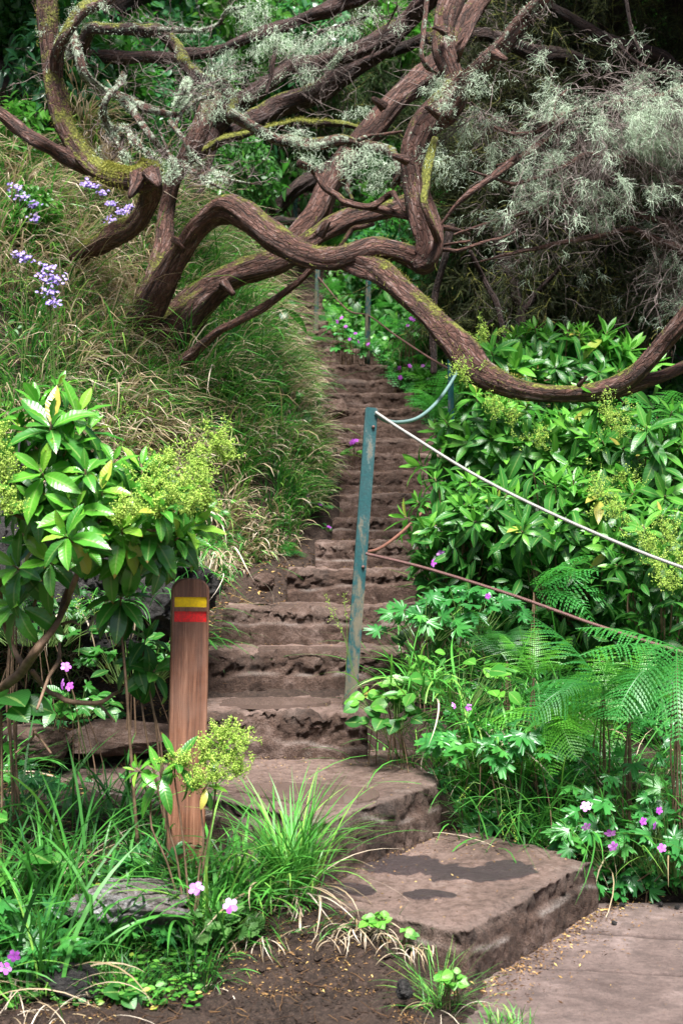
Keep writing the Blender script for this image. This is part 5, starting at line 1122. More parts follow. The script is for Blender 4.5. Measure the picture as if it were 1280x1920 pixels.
BF = [(735, 560, 14.2), (765, 600, 13.4), (722, 600, 14.0), (790, 650, 12.6), (752, 650, 13.2), (700, 545, 15.2), (660, 545, 16), (800, 590, 13.2), (815, 690, 12.0), (775, 690, 12.6), (700, 520, 16.5), (765, 520, 15), (835, 640, 12.5), (735, 630, 13.7), (620, 530, 17.4), (740, 690, 12.9), (815, 740, 11.2), (850, 600, 13), (680, 590, 14.9), (780, 560, 14)]
for (a, b, dv) in BF:
    c = W(a, b + 45, dv); fern('leafy fern in the bright mass of ferns right of the upper stairs', c, crown(10, -110, 110, 15, 65, .40, .62, (3, 4)) + crown(4, 120, 250, 50, 70, .3, .45, (3, 4)), 'ferns beside the upper stairs', ('fern', 'fern_blue', 'fern_yellow')[k % 3]); k += 1
for (a, dv) in ((632, 13.7), (655, 13.3), (640, 14.4), (676, 13.9), (622, 15.2), (655, 14.9), (722, 12.9), (700, 13.3), (742, 12.3), (760, 12.0), (780, 11.6), (800, 11.3), (690, 14.6), (820, 11.2), (838, 10.8), (735, 13.6), (620, 14.4), (600, 16), (640, 16), (680, 15.6)):
    x = (a - 640) / FPX * dv; x = max(x, float(np.interp(dv, SY, XR)) + .12); fern('low fern growing along the right edge of the upper stairs', (x, dv, float(H(x, dv)) + .02), crown(9, -100, 130, 20, 70, .32, .5, (3, 4)), 'low ferns along the upper stairs', ('fern', 'fern_yellow', 'fern_blue')[k % 3]); k += 1
for (a, b, dv) in ((1000, 1110, 7.0), (1230, 780, 8.3)):
    fern({1000: 'dark fern in the shade under the cable crossed shrub', 1240: 'fern hanging under the fork of the red limb', 1230: 'fern between the dark shrub and the forked limb'}[a], W(a, b, dv), crown(8, 150, 390, 10, 60, .35, .5, (3, 4)), None, 'fern_blue')

fern('upright yellow green fern at the right edge below the rusty cable', W(1180, 1330, 5.9), [(60, 66, .32, 1, 0), (110, 60, .30, 1, 10), (30, 50, .33, 1, -10), (150, 45, .30, 0, 0), (250, 50, .26, 1, 0), (300, 45, .28, 0, 0), (0, 35, .32, 1, 5)], mats='fern_yellow')
fern('arching yellow green fern rising behind the strappy grass', W(1000, 1270, 6.3), [(80, 66, .27, 1, 0), (130, 58, .26, 1, 10), (40, 50, .28, 1, -10), (170, 40, .26, 0, 0), (260, 48, .22, 1, 0), (310, 45, .25, 0, 0)], mats='fern_yellow')
# ---------------- geraniums ----------------
def leafy(label, base, n, spread, hgt, L, tmpl, mat, flowers=(), fr=.017, cat='plant', name='geranium', group=None, cz=0, var=(.5, .2), front=-.4, fmat='petal', gs=None):
    """low plant: petioles from one crown, each with a blade"""
    o = thing(name, label, cat, base, group); base = np.asarray(base, float); ms, ml = MB(), MB()
    az = rng.uniform(0, 2 * np.pi, n); rr = np.sqrt(rng.uniform(.02, 1, n)); c = base + np.column_stack([np.cos(az) * rr * spread[0], np.sin(az) * rr * spread[1], hgt * (1 - .75 * rr**1.5) * rng.uniform(.6, 1.1, n) + cz])
    if gs is None:
        g = H(c[:, 0], c[:, 1]) + .015; c[:, 2] = np.maximum(c[:, 2], g)
    gz = float(H(base[0], base[1]))
    if base[2] > gz + .08:
        sm = MB()
        for k in range(6): q = rng.normal(0, .35, 2) * spread; tube(sm, [(base[0] + q[0] * 1.3, base[1] + q[1] + .03, gz - .02), (base[0] + q[0] * 1.2, base[1] + q[1] + .05, (base[2] + gz) / 2), (base[0] + q[0] * .6, base[1] + q[1] * .6, base[2] + .01)], [.0035, .003, .002], 5, .05, cap=False)
        sm.build('stems', M['stem'], o)
    b0 = np.repeat(base[None], n, 0); b0[:, :2] += .5 * (c[:, :2] - base[:2]); v = c - b0; mid = b0 + v * .5 + np.array([0, 0, .06]) * np.linalg.norm(v, axis=1)[:, None]
    for k in range(n): tube(ms, [b0[k], mid[k], c[k]], [.0022, .0018, .0014], 4, .06, cap=False)
    d = np.column_stack([np.cos(az), np.sin(az), rng.normal(-.05, .25, n)]) + rng.normal(0, .3, (n, 3)); nr = np.column_stack([np.cos(az) * .35, np.sin(az) * .35 + front, np.ones(n)]) + rng.normal(0, .2, (n, 3))
    sc = L * rng.uniform(.6, 1.2, n); vv = np.where(rng.uniform(0, 1, n) < .012, 1, np.clip(rng.normal(*var, n), 0, .9)); w = rng.integers(0, len(tmpl), n)
    for k in range(len(tmpl)):
        q = w == k
        if q.any(): place(ml, tmpl[k], c[q] - unit(d[q]) * sc[q, None] * .25, d[q], nr[q], sc[q], vv[q])
    for (f, face, v_) in flowers:
        f = np.asarray(f); tube(ms, [base, (base + f) / 2 + np.array([0, 0, .03]), f - unit(np.asarray(face, float)) * .006], [.002, .0016, .0012], 4, .05, cap=False)
    ms.build('stalks', M['gstem'], o); ml.build('leaves', M[mat], o); add_flowers(o, flowers, mat=fmat, r=fr); return o
fl = lambda lst, dv, v=.7: [(W(a, b, dv), (rng.normal(0, .75), -1, rng.normal(.45, .5)), v * rng.uniform(.75, 1.1)) for a, b in lst]
leafy('geranium with large toothed leaves in front of the right ferns', W(900, 1440, 5.95), 26, (.24, .16), .22, .155, L_GER, 'ger', (), front=-.75, var=(.48, .15))
leafy('geranium with toothed leaves spilling toward the second block step', W(985, 1420, 5.9), 22, (.20, .14), .16, .14, L_GER, 'ger', (), front=-.75, var=(.42, .18))
leafy('pink flowered geranium at the back corner of the paving', W(1170, 1620, 5.66), 44, (.30, .16), .30, .115, L_GER, 'ger', fl([(1098, 1550), (1143, 1562), (1148, 1587)], 5.42, .75) + fl([(1097, 1512)], 5.5, .9), fr=.020, front=-.6, var=(.5, .2))
leafy('geranium with a few purple blooms at the lower right edge', W(1265, 1640, 5.6), 44, (.28, .14), .36, .115, L_GER, 'ger', fl([(1226, 1548), (1205, 1540), (1240, 1590), (1235, 1520)], 5.35, .5), fr=.016, front=-.6, var=(.45, .2))
leafy('geranium half way up the right verge below the ferns', W(1180, 1500, 5.9), 34, (.34, .16), .26, .12, L_GER, 'ger', (), front=-.6, var=(.42, .2))
leafy('geranium under the rusty cable with dark deeply cut leaves', W(880, 1180, 7.0), 36, (.28, .2), .26, .14, L_GER, 'ger', fl([(914, 1118)], 6.8, .3), front=-.6, var=(.3, .15))
leafy('geranium with a spray of pink blooms beside the fifth step', W(850, 1110, 7.6), 24, (.18, .14), .18, .12, L_GER, 'ger', fl([(851, 1031), (826, 1038), (813, 1055)], 7.3, .7), fr=.021, front=-.6, var=(.25, .15))
leafy('pale geranium leaves beside the leaning green post', W(790, 1200, 6.9), 26, (.22, .18), .22, .12, L_GER, 'ger', (), front=-.6, var=(.45, .2))
leafy('geranium with two small blooms below the glossy shrub', G(-1.02, 6.0), 34, (.26, .2), .20, .11, L_GER, 'ger', fl([(124, 1250), (131, 1287), (118, 1283)], 5.75, .7), fr=.020, front=-.5, var=(.55, .2))
leafy('geranium growing at the foot of the rock wall', G(-1.3, 6.7), 30, (.25, .2), .2, .11, L_GER, 'ger', (), front=-.5, var=(.5, .2))
leafy('geranium with purple bloom at the lower left corner', G(-1.03, 4.62), 40, (.22, .14), .24, .12, L_GER, 'ger', fl([(27, 1792), (10, 1815)], 4.42, .55), fr=.020, front=-.5, var=(.45, .2))
leafy('dark toothed geranium leaves left of the lichened rock', G(-.78, 4.75), 34, (.24, .12), .14, .115, L_GER, 'ger', fl([(236, 1870)], 4.45, .5), fr=.008, front=-.4, var=(.45, .2))
leafy('round leaved plant with two pink blooms right of the lichened rock', G(-.42, 4.78), 46, (.15, .11), .12, .062, L_SCAL, 'roundleaf', fl([(368, 1666), (432, 1698)], 4.55, .75), fr=.024, front=-.9, var=(.6, .25), name='flowering_plant')
leafy('broad leaved bramble at the left side in the grass', G(-1.15, 4.95), 16, (.18, .14), .3, .13, [L_ROUND], 'midleaf', (), front=-.8, var=(.4, .2), name='bramble')
leafy('bramble with round bright leaves at the foot of the leaning green post', W(712, 1330, 6.3), 26, (.13, .12), .12, .075, [L_ROUND], 'midleaf', (), front=-.9, var=(.75, .2), name='bramble', gs=1)
leafy('dark bramble leaves hanging over the edge of the third step', W(740, 1375, 6.2), 30, (.18, .12), .16, .075, [L_ROUND], 'midleaf', fl([(878, 1326), (850, 1323)], 6.0, .7), fr=.016, front=-.9, var=(.3, .2), name='bramble', gs=1)
leafy('bramble tangle with mixed leaves between the post and the ferns', W(860, 1320, 6.25), 50, (.34, .22), .24, .075, [L_ROUND] + L_MID[:1], 'midleaf', (), front=-.8, var=(.55, .25), name='bramble', gs=1)
leafy('tiny bright herb growing on the dirt face of the bottom step', W(708, 1738, 4.72), 20, (.045, .03), .05, .035, [L_ROUND], 'midleaf', (), front=-.8, var=(.85, .12), name='herb', gs=1)
leafy('second tiny herb to the right on the dirt face of the bottom step', W(762, 1755, 4.66), 12, (.03, .025), .03, .03, [L_ROUND], 'midleaf', (), front=-.8, var=(.8, .12), name='herb', gs=1)
leafy('tiny herb at the bottom corner of the block beside the paving', W(845, 1850, 4.35), 24, (.04, .03), .06, .035, [L_ROUND], 'midleaf', (), front=-.8, var=(.75, .12), name='herb', gs=1)
leafy('small broad leaved seedling on the soil below the rock', G(-.68, 4.46, 0), 10, (.06, .05), .06, .07, [L_ROUND], 'midleaf', (), front=-.7, var=(.35, .12), name='herb')
leafy('magenta flowered herb at the left edge of the middle stairs', W(664, 855, 9.9), 14, (.08, .06), .06, .05, [L_ROUND], 'midleaf', fl([(662, 828), (667, 826), (659, 830)], 9.75, .35), fr=.018, front=-.7, name='herb', gs=1)
for a, b, lab in ((578, 930, 'lilac bloom on the grass bank nearest the middle steps'), (600, 945, 'lilac bloom lying low in the bank grass'), (617, 988, 'purple geranium bloom at the bottom of the bank grass')):
    dg = on_ground(a, b + 8, 7.5); p = W(a, b, dg - .1); leafy(lab, p - np.array([0, -.05, .03]), 7, (.06, .06), .05, .06, L_GER, 'ger', fl([(a, b)], dg - .15, .4), fr=.015, name='flowering_herb', gs=1)
k = 0
for a, b in ((648, 612), (632, 603), (666, 625), (672, 641), (655, 636), (748, 690), (768, 686), (750, 708), (792, 686), (770, 597), (764, 610), (775, 600), (822, 708), (690, 645), (640, 596)):
    dg = rng.uniform(11.9, 12.4) if a > 700 else 12.7; leafy('small wild geranium with a purple bloom among the upper ferns', W(a, b + 22, dg), 7, (.14, .1), .06, .12, L_GER, 'ger', fl([(a, b)], dg - .2, .45), fr=.018, name='wild_geranium', group='wild geraniums among the upper ferns', gs=1)

for lab, p, n, sp_, h, v in (('geranium leaves between the block steps and the verge grass', W(880, 1530, 6.25), 30, (.16, .14), .12, .35), ('geranium leaves hanging over the back of the bottom step', W(960, 1560, 6.05), 34, (.22, .10), .10, .3), ('geranium at the far right behind the paving', (1.38, 5.72, .02), 50, (.2, .12), .26, .45), ('geranium hugging the back edge of the paving', (1.12, 5.70, .01), 46, (.2, .10), .18, .4),
    ('geranium in the left foreground behind the tall blades', G(-1.15, 4.62), 40, (.2, .16), .25, .4), ('geranium under the arching blades left of the marker post', G(-.66, 5.0), 30, (.16, .12), .14, .3), ('geranium leaves at the left edge below the bare stems', G(-1.35, 5.5), 40, (.3, .2), .3, .35)):
    leafy(lab, p, n, sp_, h, .11, L_GER, 'ger', (), front=-.6, var=(v, .18))
leafy('large dark round leaf plant at the left edge among the bare stems', W(10, 1340, 5.0), 9, (.10, .08), .12, .15, [L_ROUND], 'midleaf', (), front=-.9, var=(.12, .08), name='bramble', gs=1)

for lab, p, n, sp_, h, v in (('dense dark bramble in front of the rock wall', W(70, 1210, 6.2), 70, (.32, .2), .34, .22), ('dark bramble behind the hanging dark leaved shoot', W(250, 1280, 6.3), 60, (.24, .16), .30, .25), ('dark weeds low beside the slanting brown slab', W(140, 1345, 6.1), 50, (.2, .14), .16, .3)):
    leafy(lab, p, n, sp_, h, .085, L_OV + [L_GER[1]], 'midleaf', (), front=-.7, var=(v, .15), name='bramble', gs=1)

# purple cineraria on the bank
def cineraria(label, heads, base, dv, rpx=22, nl=10):
    o = thing('cineraria', label, 'flower', base); ms, ml, mf = MB(), MB(), MB(); base = np.array(base); base[2] = min(base[2], float(H(base[0], base[1])))
    for (a, b) in heads:
        p = W(a, b, dv); tube(ms, [base, (base + p) / 2 + np.array([.02, 0, .05]), p], [.004, .003, .002], 5, .05, cap=False)
        n = 26; q = p + rng.normal(0, .78, (n, 3)) * rpx / FPX * dv * np.array([.55, .3, .3]); hair(ms, np.repeat(p[None] - np.array([0, 0, .03]), n, 0), q - p + np.array([0, 0, .03]), np.linalg.norm(q - p, axis=1), .0018, 2, .05, 0, .5, 2)
        for c in q:
            ks = np.arange(8) * .785 + rng.uniform(0, 1); fc = unit(rng.normal(0, .35, 3) + np.array([0, -.7, .7])); u = unit(np.cross(fc, (1, 0, .2))); v = np.cross(fc, u); dr = u * np.cos(ks)[:, None] + v * np.sin(ks)[:, None] + fc * .2
            place(mf, leaf_t(.5, .2, 0, 2, 1.2, cross=1), np.repeat(c[None], 8, 0), dr, np.repeat(fc[None], 8, 0), .0115, np.clip(rng.normal(.5, .25, 8), 0, 1))
    az = rng.uniform(0, 6.28, nl); place(ml, L_OV[1], base + rng.normal(0, .06, (nl, 3)) + np.array([0, 0, .1]), np.column_stack([np.cos(az), np.sin(az), .2 + 0 * az]), np.repeat([[0, -.4, 1.]], nl, 0), rng.uniform(.1, .2, nl), np.clip(rng.normal(.5, .2, nl), 0, 1))
    ms.build('stalks', M['gstem'], o); ml.build('leaves', M['midleaf'], o); mf.build('flower_heads', M['lilac'], o)
cineraria('tall lilac flower cluster hanging in front of the dry grass on the bank', [(90, 500), (84, 522), (105, 525), (92, 545), (96, 568)], W(100, 640, 7.9), 7.7, 20)
cineraria('lilac flowers at the upper left edge under the green shrub', [(38, 368), (60, 384), (62, 412), (28, 352)], W(50, 450, 9.0), 8.8, 18)
cineraria('pale lilac flowers halfway up the bank under the mossy bend', [(180, 350), (190, 362), (208, 382), (224, 398), (206, 412), (160, 345)], W(200, 460, 9.6), 9.3, 13)
cineraria('violet flower cluster beside the stub of the mossy tree', [(244, 388), (240, 392)], W(245, 440, 9.6), 9.4, 10)
cineraria('faded lilac flowers at the left edge above the dry grass', [(36, 478), (50, 484)], W(36, 540, 8.2), 8.0, 14)

# ---------------- grass tussocks in the foreground ----------------
def tussock(label, base, n, ln, wd, dry=.1, up=(.1, .35), bend=(.5, 1.6), spread=.03, var=(.38, .12), az=None, name='grass_tuft', group=None, seed=0, anchor=True):
    mb = MB(); base = np.array(base, float); gz = float(H(base[0], base[1])); gap = base[2] - gz
    if gap > .05 and anchor: base[2] = gz; ln = ln + .85 * gap
    a = rng.uniform(0, 2 * np.pi, n) if az is None else rng.uniform(R(az[0]), R(az[1]), n)
    b = base + np.column_stack([rng.normal(0, spread, n), rng.normal(0, spread, n), np.zeros(n) - .01]); isd = rng.uniform(0, 1, n) < dry
    v = np.where(isd, rng.uniform(.68, 1, n), np.clip(rng.normal(*var, n), 0, .62)); th0 = rng.uniform(*up, n) + isd * .5
    blades(mb, b, a, ln * rng.uniform(.45, 1.1, n), wd * rng.uniform(.6, 1.2, n), th0, th0 + rng.uniform(*bend, n) + isd * .7, v, 9, rng.normal(0, .5, n))
    return tag(mb.build(name, M['grass']), label, 'grass', group)
tussock('dense tussock of bright green grass with dry strands in front of the bottom block step', (-.17, 4.99, .19), 330, .50, .0075, .12, (.02, .5), (.4, 1.8), .032, (.46, .12), anchor=False)
tussock('skirt of dry straw hanging below the bright tussock', (-.17, 4.95, .20), 55, .24, .007, .85, (.7, 1.5), (.9, 1.6), .03, az=(190, 350), anchor=False, name='dry_grass')
tussock('broad bladed grass arching in front of the marker post foot', G(-.45, 4.76), 56, .56, .013, .03, (.1, .7), (.9, 2.1), .05, (.42, .12))
tussock('long bladed grass fanning out right of the marker post foot', G(-.34, 4.86), 46, .46, .010, .06, (.2, .8), (.8, 1.9), .04, (.34, .12), (-60, 80))
tussock('tall broad grass blades at the left edge nearest the camera', G(-.98, 4.5), 46, .66, .015, .03, (.05, .35), (.6, 1.7), .06, (.30, .10))
tussock('second clump of tall dark blades between the left edge and the post', G(-.74, 4.72), 40, .52, .013, .04, (.05, .5), (.7, 1.8), .06, (.26, .10))
tussock('thin tangled dry stems at the lower left', G(-.92, 4.44), 60, .36, .004, .8, (.1, .8), (.5, 2.0), .10, az=(0, 360), name='dry_grass')
tussock('grass clump at the left edge in front of the bare stems', G(-1.16, 4.85), 50, .55, .012, .05, (.1, .5), (.7, 1.8), .08, (.24, .10))
tussock('dry and green grass under the left shrub', G(-.98, 5.2), 90, .34, .007, .35, (.1, .9), (.7, 1.9), .13, (.25, .10))
tussock('fine grass tuft growing on the dirt corner of the bottom step', W(822, 1785, 4.4), 130, .11, .0025, .15, (.1, 1.0), (.3, 1.4), .028, (.45, .1))
tussock('short grass at the bottom edge of the paving', W(945, 1925, 4.28), 90, .10, .004, .1, (.05, .8), (.3, 1.3), .045, (.45, .1))
tussock('dark green hanging grass behind the top of the marker post', G(-.92, 7.55, .12), 150, .52, .010, .04, (.3, 1.0), (1.2, 2.2), .10, (.22, .08), (-130, 0))
tussock('green grass hanging off the bank end beside the fourth step', W(385, 1030, 7.5), 120, .34, .008, .3, (.5, 1.2), (1.0, 2.0), .09, (.3, .1), (-150, -40), anchor=False)
for lab, p, n, ln, vv in (('arching light green grass beside the leaning post foot', W(770, 1255, 6.5), 60, .34, .45), ('grass clump above the toothed geranium leaves', W(860, 1290, 6.3), 60, .36, .40), ('grass clump in the shade under the rusty cable', W(1010, 1170, 6.7), 70, .38, .34),
        ('long grass falling over the verge with dry brown leaves', W(1000, 1390, 5.95), 90, .42, .38), ('grass between the ferns at the right edge', W(1240, 1400, 5.8), 80, .40, .34), ('grass above the fifth step under the shrub', W(780, 1140, 7.2), 50, .30, .35), ('drooping dark blades above the back corner of the bottom step', W(940, 1470, 5.95), 90, .30, .26), ('grass below the yellow green fern', W(1100, 1450, 5.85), 80, .34, .36)):
    tussock(lab, p, n, ln, .008, .16, (.1, .9), (.7, 2.0), .09, (vv, .12))
for lab, p, n, ln, vv in (('tall grass at the left edge beside the bare stems', G(-1.3, 5.25), 80, .62, .25), ('long blades in front of the slanting slab', G(-.86, 5.45), 70, .50, .28), ('dark grass between the leafy shoot and the marker post', G(-.68, 5.28), 60, .42, .24), ('tall bowed blades crossing in front of the left dirt patch', G(-1.0, 4.95), 60, .66, .30),
        ('short grass behind the lichen crusted rock', G(-.60, 4.98), 70, .30, .28), ('grass between the marker post and the block steps', G(-.36, 4.98), 60, .34, .34), ('broad green blades at the lower left corner', G(-1.16, 4.42), 50, .50, .34), ('grass at the left side of the trampled patch', G(-1.5, 5.9), 90, .42, .28)):
    tussock(lab, p, n, ln, .011, .08, (.05, .8), (.6, 1.8), .08, (vv, .12))
for lab, p in (('grass hanging over the top of the dark rock face', W(110, 900, 7.0)), ('grass hanging over the rock face nearer the marker post', W(270, 950, 7.0)), ('dark grass low on the rock face', W(200, 1130, 6.5)), ('dry and green grass between rock face and stairs', W(360, 1080, 7.0))):
    tussock(lab, p, 110, .34, .008, .2, (.5, 1.3), (.9, 2.0), .12, (.22, .1), (-150, -10), anchor=False)
for lab, p, n, ln, vv, dr in (('short matted grass on the dirt bank right of the bright tussock', G(-.02, 4.80), 80, .13, .3, .5), ('dry rootlets and straw hanging on the dirt below the bottom step', (.08, 4.78, .17), 70, .14, .3, .85), ('low weeds under the bright tussock', G(-.26, 4.78), 80, .16, .3, .25), ('straggly dry grass beside the tiny herb', (.22, 4.68, .14), 40, .12, .35, .7), ('thin grass in front of the round leaved plant', G(-.42, 4.62), 50, .14, .35, .3)):
    tussock(lab, p, n, ln, .0045, dr, (.3, 1.3), (.6, 1.9), .05, (vv, .12), (180, 360), 'grass_tuft', anchor=False)
for lab, p, n, ln in (('grass clump hiding the foot of the marker post', G(-.60, 4.86), 60, .36), ('grass blades crossing the foot of the marker post', G(-.50, 4.78), 40, .34)):
    tussock(lab, p, n, ln, .010, .08, (.05, .6), (.5, 1.7), .05, (.36, .12))
for lab, p, n, ln in (('big strappy light green clump right of the leaning post', W(800, 1300, 6.3), 90, .38), ('light green strappy grass above the second block step', W(900, 1380, 6.1), 80, .36), ('broad green blades between the dry patch and the bright tussock', G(-.30, 4.92), 50, .42)):
    tussock(lab, p, n, ln, .011, .05, (.1, .8), (.7, 1.9), .08, (.47, .1), anchor=False)
# seed heads
def grass_stalks(label, lst):
    o = thing('seed_grass', label, 'grass', lst[0][0]); ms, mf = MB(), MB()
    for (b, t) in lst:
        b, t = np.array(b), np.array(t); C = tube(ms, [b, (b + t) / 2 + np.array([.01, 0, .03]), t], [.0016, .0014, .0009], 4, .03, cap=False); q = C[int(len(C) * .7):]
        P = hair(ms, np.repeat(q, 3, 0), rng.normal(0, .6, (len(q) * 3, 3)) + unit(t - b), .035, .0009, 3, .1, .25, .5); octas(mf, along(P, 4)[0], .0022, np.full(len(P) * 4, .5))
    ms.build('stalks', M['gstem'], o); mf.build('seed_heads', M['lime'], o)
grass_stalks('pale grass seed heads leaning over the steps left of the leaning post', [(W(660, 1260, 6.5), W(612, 1122, 6.5)), (W(665, 1270, 6.5), W(620, 1150, 6.5)), (W(648, 1270, 6.5), W(645, 1120, 6.5))])
grass_stalks('fluffy pale seed heads hanging below the toothed geranium', [(W(930, 1440, 5.8), W(962, 1560, 5.7)), (W(925, 1440, 5.8), W(940, 1550, 5.7)), (W(900, 1470, 5.8), W(866, 1490, 5.8))])
grass_stalks('small green flower spikes standing in front of the rock wall', [(W(148, 1230, 5.9), W(146, 1128, 5.9)), (W(128, 1200, 5.9), W(116, 1120, 5.9)), (W(40, 1080, 5.4), W(42, 1000, 5.4)), (W(30, 1100, 5.4), W(20, 1010, 5.4)), (W(170, 1200, 5.9), W(176, 1128, 5.9))])
grass_stalks('thin green flower spikes rising from the dry grass of the bank', [(W(226, 850, 7.2), W(238, 765, 7.2)), (W(30, 620, 7.8), W(52, 530, 7.8))])

# ---------------- rocks ----------------
rock('rock', 'lichen crusted white and brown rock at the foot of the marker post', W(245, 1705, 4.78), (.18, .14, .075), 5, 'lichrock', yaw=.15)
rock('rock', 'small dark stone in the soil at the lower left', W(130, 1845, 4.5), (.08, .06, .05), 9, 'rock')
o = thing('rock_wall', 'grey rough rock face behind the glossy shrub', 'rock wall', (-1.6, 6.9, .6))
for k, (a, b, dv, r) in enumerate([(40, 1010, 6.9, (.24, .2, .2)), (130, 940, 7.1, (.2, .2, .18)), (150, 1050, 6.7, (.16, .14, .16)), (205, 1095, 6.7, (.15, .13, .12)), (290, 1040, 6.9, (.2, .16, .17)), (300, 1150, 6.65, (.15, .14, .14)), (60, 1120, 6.6, (.2, .2, .15)), (215, 1010, 7.0, (.18, .16, .16)), (60, 900, 7.2, (.28, .2, .2)), (-40, 1050, 6.8, (.3, .2, .4)),
    (345, 1120, 6.9, (.13, .14, .14)), (250, 1160, 6.6, (.11, .12, .11)), (120, 1135, 6.5, (.13, .14, .12)), (180, 1165, 6.5, (.1, .1, .09)), (100, 1010, 6.8, (.14, .12, .12)), (255, 960, 7.1, (.16, .15, .14)), (340, 1190, 6.7, (.1, .1, .08)), (210, 1200, 6.5, (.09, .09, .07))]):
    rock('stone', None, W(a, b, dv), r, 40 + k, 'rock', parent=o, yaw=k, amp=.6)
rock('slab', 'slanting brown slab at the back of the trampled patch left of the marker post', W(228, 1380, 6.45), (.28, .20, .06), 61, 'stone', yaw=.35, amp=.1)
rock('rock', 'low dark brown rock at the left edge of the trampled patch', W(60, 1390, 6.2), (.22, .15, .07), 63, 'stone', yaw=-.2, amp=.1)
rock('rock', 'loose stone on the bare soil above the fourth step', W(497, 1095, 7.95), (.06, .05, .045), 66, 'stone')
rock('rock', 'brown stone lodged at the left side of the middle stairs', W(632, 770, 11.2), (.10, .08, .07), 67, 'stone')
rock('rock', 'small sharp stone on the soil below the bottom step', W(757, 1855, 4.38), (.025, .022, .025), 68, 'rock')
# pebbles on the paving
for k, (a, b) in enumerate([(1108, 1702), (1165, 1706), (1238, 1705), (1150, 1740), (1268, 1710)]):
    p = W(a, b, 5.5); dv = EYE * FPX / (b - 960); p = W(a, b, dv); m = rock('pebble', 'small dark pebble lying on the paving', (p[0], p[1], .02), (.010, .009, .008), 80 + k, 'rock'); m['group'] = 'pebbles on the paving'; m['category'] = 'pebble'

# ---------------- litter, chips and clods ----------------
def scatter(name, label, n, xs, ys, test, size, mat, dz=.004, flat=.5, zf=None):
    mb = MB(); x, y = patch(n, *xs, *ys, test); m_ = len(x); z = (H(x, y) if zf is None else zf(x, y)) + dz; az = rng.uniform(0, 6.28, m_)
    place(mb, leaf_t(.32, .3, .2, 2, .9), np.column_stack([x, y, z]), np.column_stack([np.cos(az), np.sin(az), rng.normal(0, .25, m_)]), rng.normal(0, flat, (m_, 3)) + np.array([0, 0, 1.]), size * rng.uniform(.4, 1.3, m_), rng.uniform(0, 1, m_))
    return tag(mb.build(name, M[mat]), label, 'leaf litter', None, 'stuff')
inside = in_poly
def near0(x, y):       # litter gathers along the foot of the bottom step
    a = np.array([.41, 4.57]); b = np.array([1.0, 5.52]); d = b - a; t = ((x - a[0]) * d[0] + (y - a[1]) * d[1]) / (d @ d); q = ((x - a[0]) * d[1] - (y - a[1]) * d[0]) / np.linalg.norm(d)
    return (q > .01) & (rng.uniform(0, 1, len(x)) < np.exp(-np.maximum(q, 0) / .055)) & (t > -.15)
scatter('fallen_needles', 'yellow brown fallen bits gathered along the foot of the bottom step', 26000, (.3, 1.5), (4.4, 5.72), near0, .016, 'litter', .012, .8, lambda x, y: 0 * x + .004)
def near1(x, y):
    a = np.array([-.07, 5.12]); b = np.array([.415, 5.93]); d = b - a; t = ((x - a[0]) * d[0] + (y - a[1]) * d[1]) / (d @ d); q = ((x - a[0]) * d[1] - (y - a[1]) * d[0]) / np.linalg.norm(d)
    return inside(BLK0, x, y) & (q > -.01) & (rng.uniform(0, 1, len(x)) < .06 + .9 * np.exp(-np.maximum(q, 0) / .05)) & (t < 1.4)
scatter('fallen_bits', 'yellow brown bits on the top of the bottom step', 9000, (-.4, 1.0), (4.6, 6.1), near1, .012, 'litter', .006, .7, lambda x, y: 0 * x + .212)
scatter('scattered_bits', 'brown bits scattered over the second block step', 3500, (-1, .45), (5.2, 6.7), lambda x, y: inside(BLK1, x, y) & (rng.uniform(0, 1, len(x)) < .3 + .7 * (y > 6.2)), .009, 'litter', .006, .6, lambda x, y: 0 * x + .43)
scatter('ground_litter', 'chips and dry leaves on the dark soil', 20000, (-1.5, .42), (4.15, 5.6), lambda x, y: vn(P3(x * 5, y * 5), 61) > -.2, .014, 'litter', .006, .7)
scatter('path_litter', 'straw bits on the trampled patch left of the steps', 9000, (-2, .0), (5.8, 8.8), lambda x, y: (x < np.where(y < 6.5, -.5, np.interp(y, SY, XL) + .0)), .030, 'litter', .008, .7)
scatter('paving_bits', 'sparse bits on the paving', 700, (.5, 2), (4.1, 5.6), None, .007, 'litter', .006, .4, lambda x, y: 0 * x + .012)
for k, (y0, z, a, b) in enumerate(STEPS[:9]): pass
mb = MB()
n = 2600; kk = rng.integers(0, 12, n); y = SY[kk] + np.where(rng.uniform(0, 1, n) < .6, rng.uniform(.26, .42, n), rng.uniform(.03, .4, n)); x = XL[kk] + (XR - XL)[kk] * rng.uniform(0, 1, n)
az = rng.uniform(0, 6.28, n); place(mb, leaf_t(.32, .3, .2, 2, .9), np.column_stack([x, y, SZ[kk] + .010]), np.column_stack([np.cos(az), np.sin(az), 0 * az]), rng.normal(0, .4, (n, 3)) + np.array([0, 0, 1.]), rng.uniform(.004, .013, n), rng.uniform(0, 1, n))
tag(mb.build('stair_litter', M['litter']), 'dry bits lying on the treads of the stairs', 'leaf litter', None, 'stuff')
mb = MB(); x, y = patch(420, -1.5, .42, 4.12, 5.0); hair(mb, np.column_stack([x, y, H(x, y) + .012]), np.column_stack([rng.normal(0, 1, (len(x), 2)), rng.normal(0, .06, len(x))]), rng.uniform(.03, .14, len(x)), rng.uniform(.0015, .004, len(x)), 5, .22, .0, rng.uniform(0, .6, len(x)), 3, .5)
x, y = patch(260, -1.8, -.1, 5.9, 8.3, lambda x, y: x < np.where(y < 6.5, -.5, np.interp(y, SY, XL))); hair(mb, np.column_stack([x, y, H(x, y) + .012]), np.column_stack([rng.normal(0, 1, (len(x), 2)), rng.normal(0, .06, len(x))]), rng.uniform(.05, .2, len(x)), .003, 5, .22, .0, rng.uniform(.3, 1, len(x)), 3, .5)
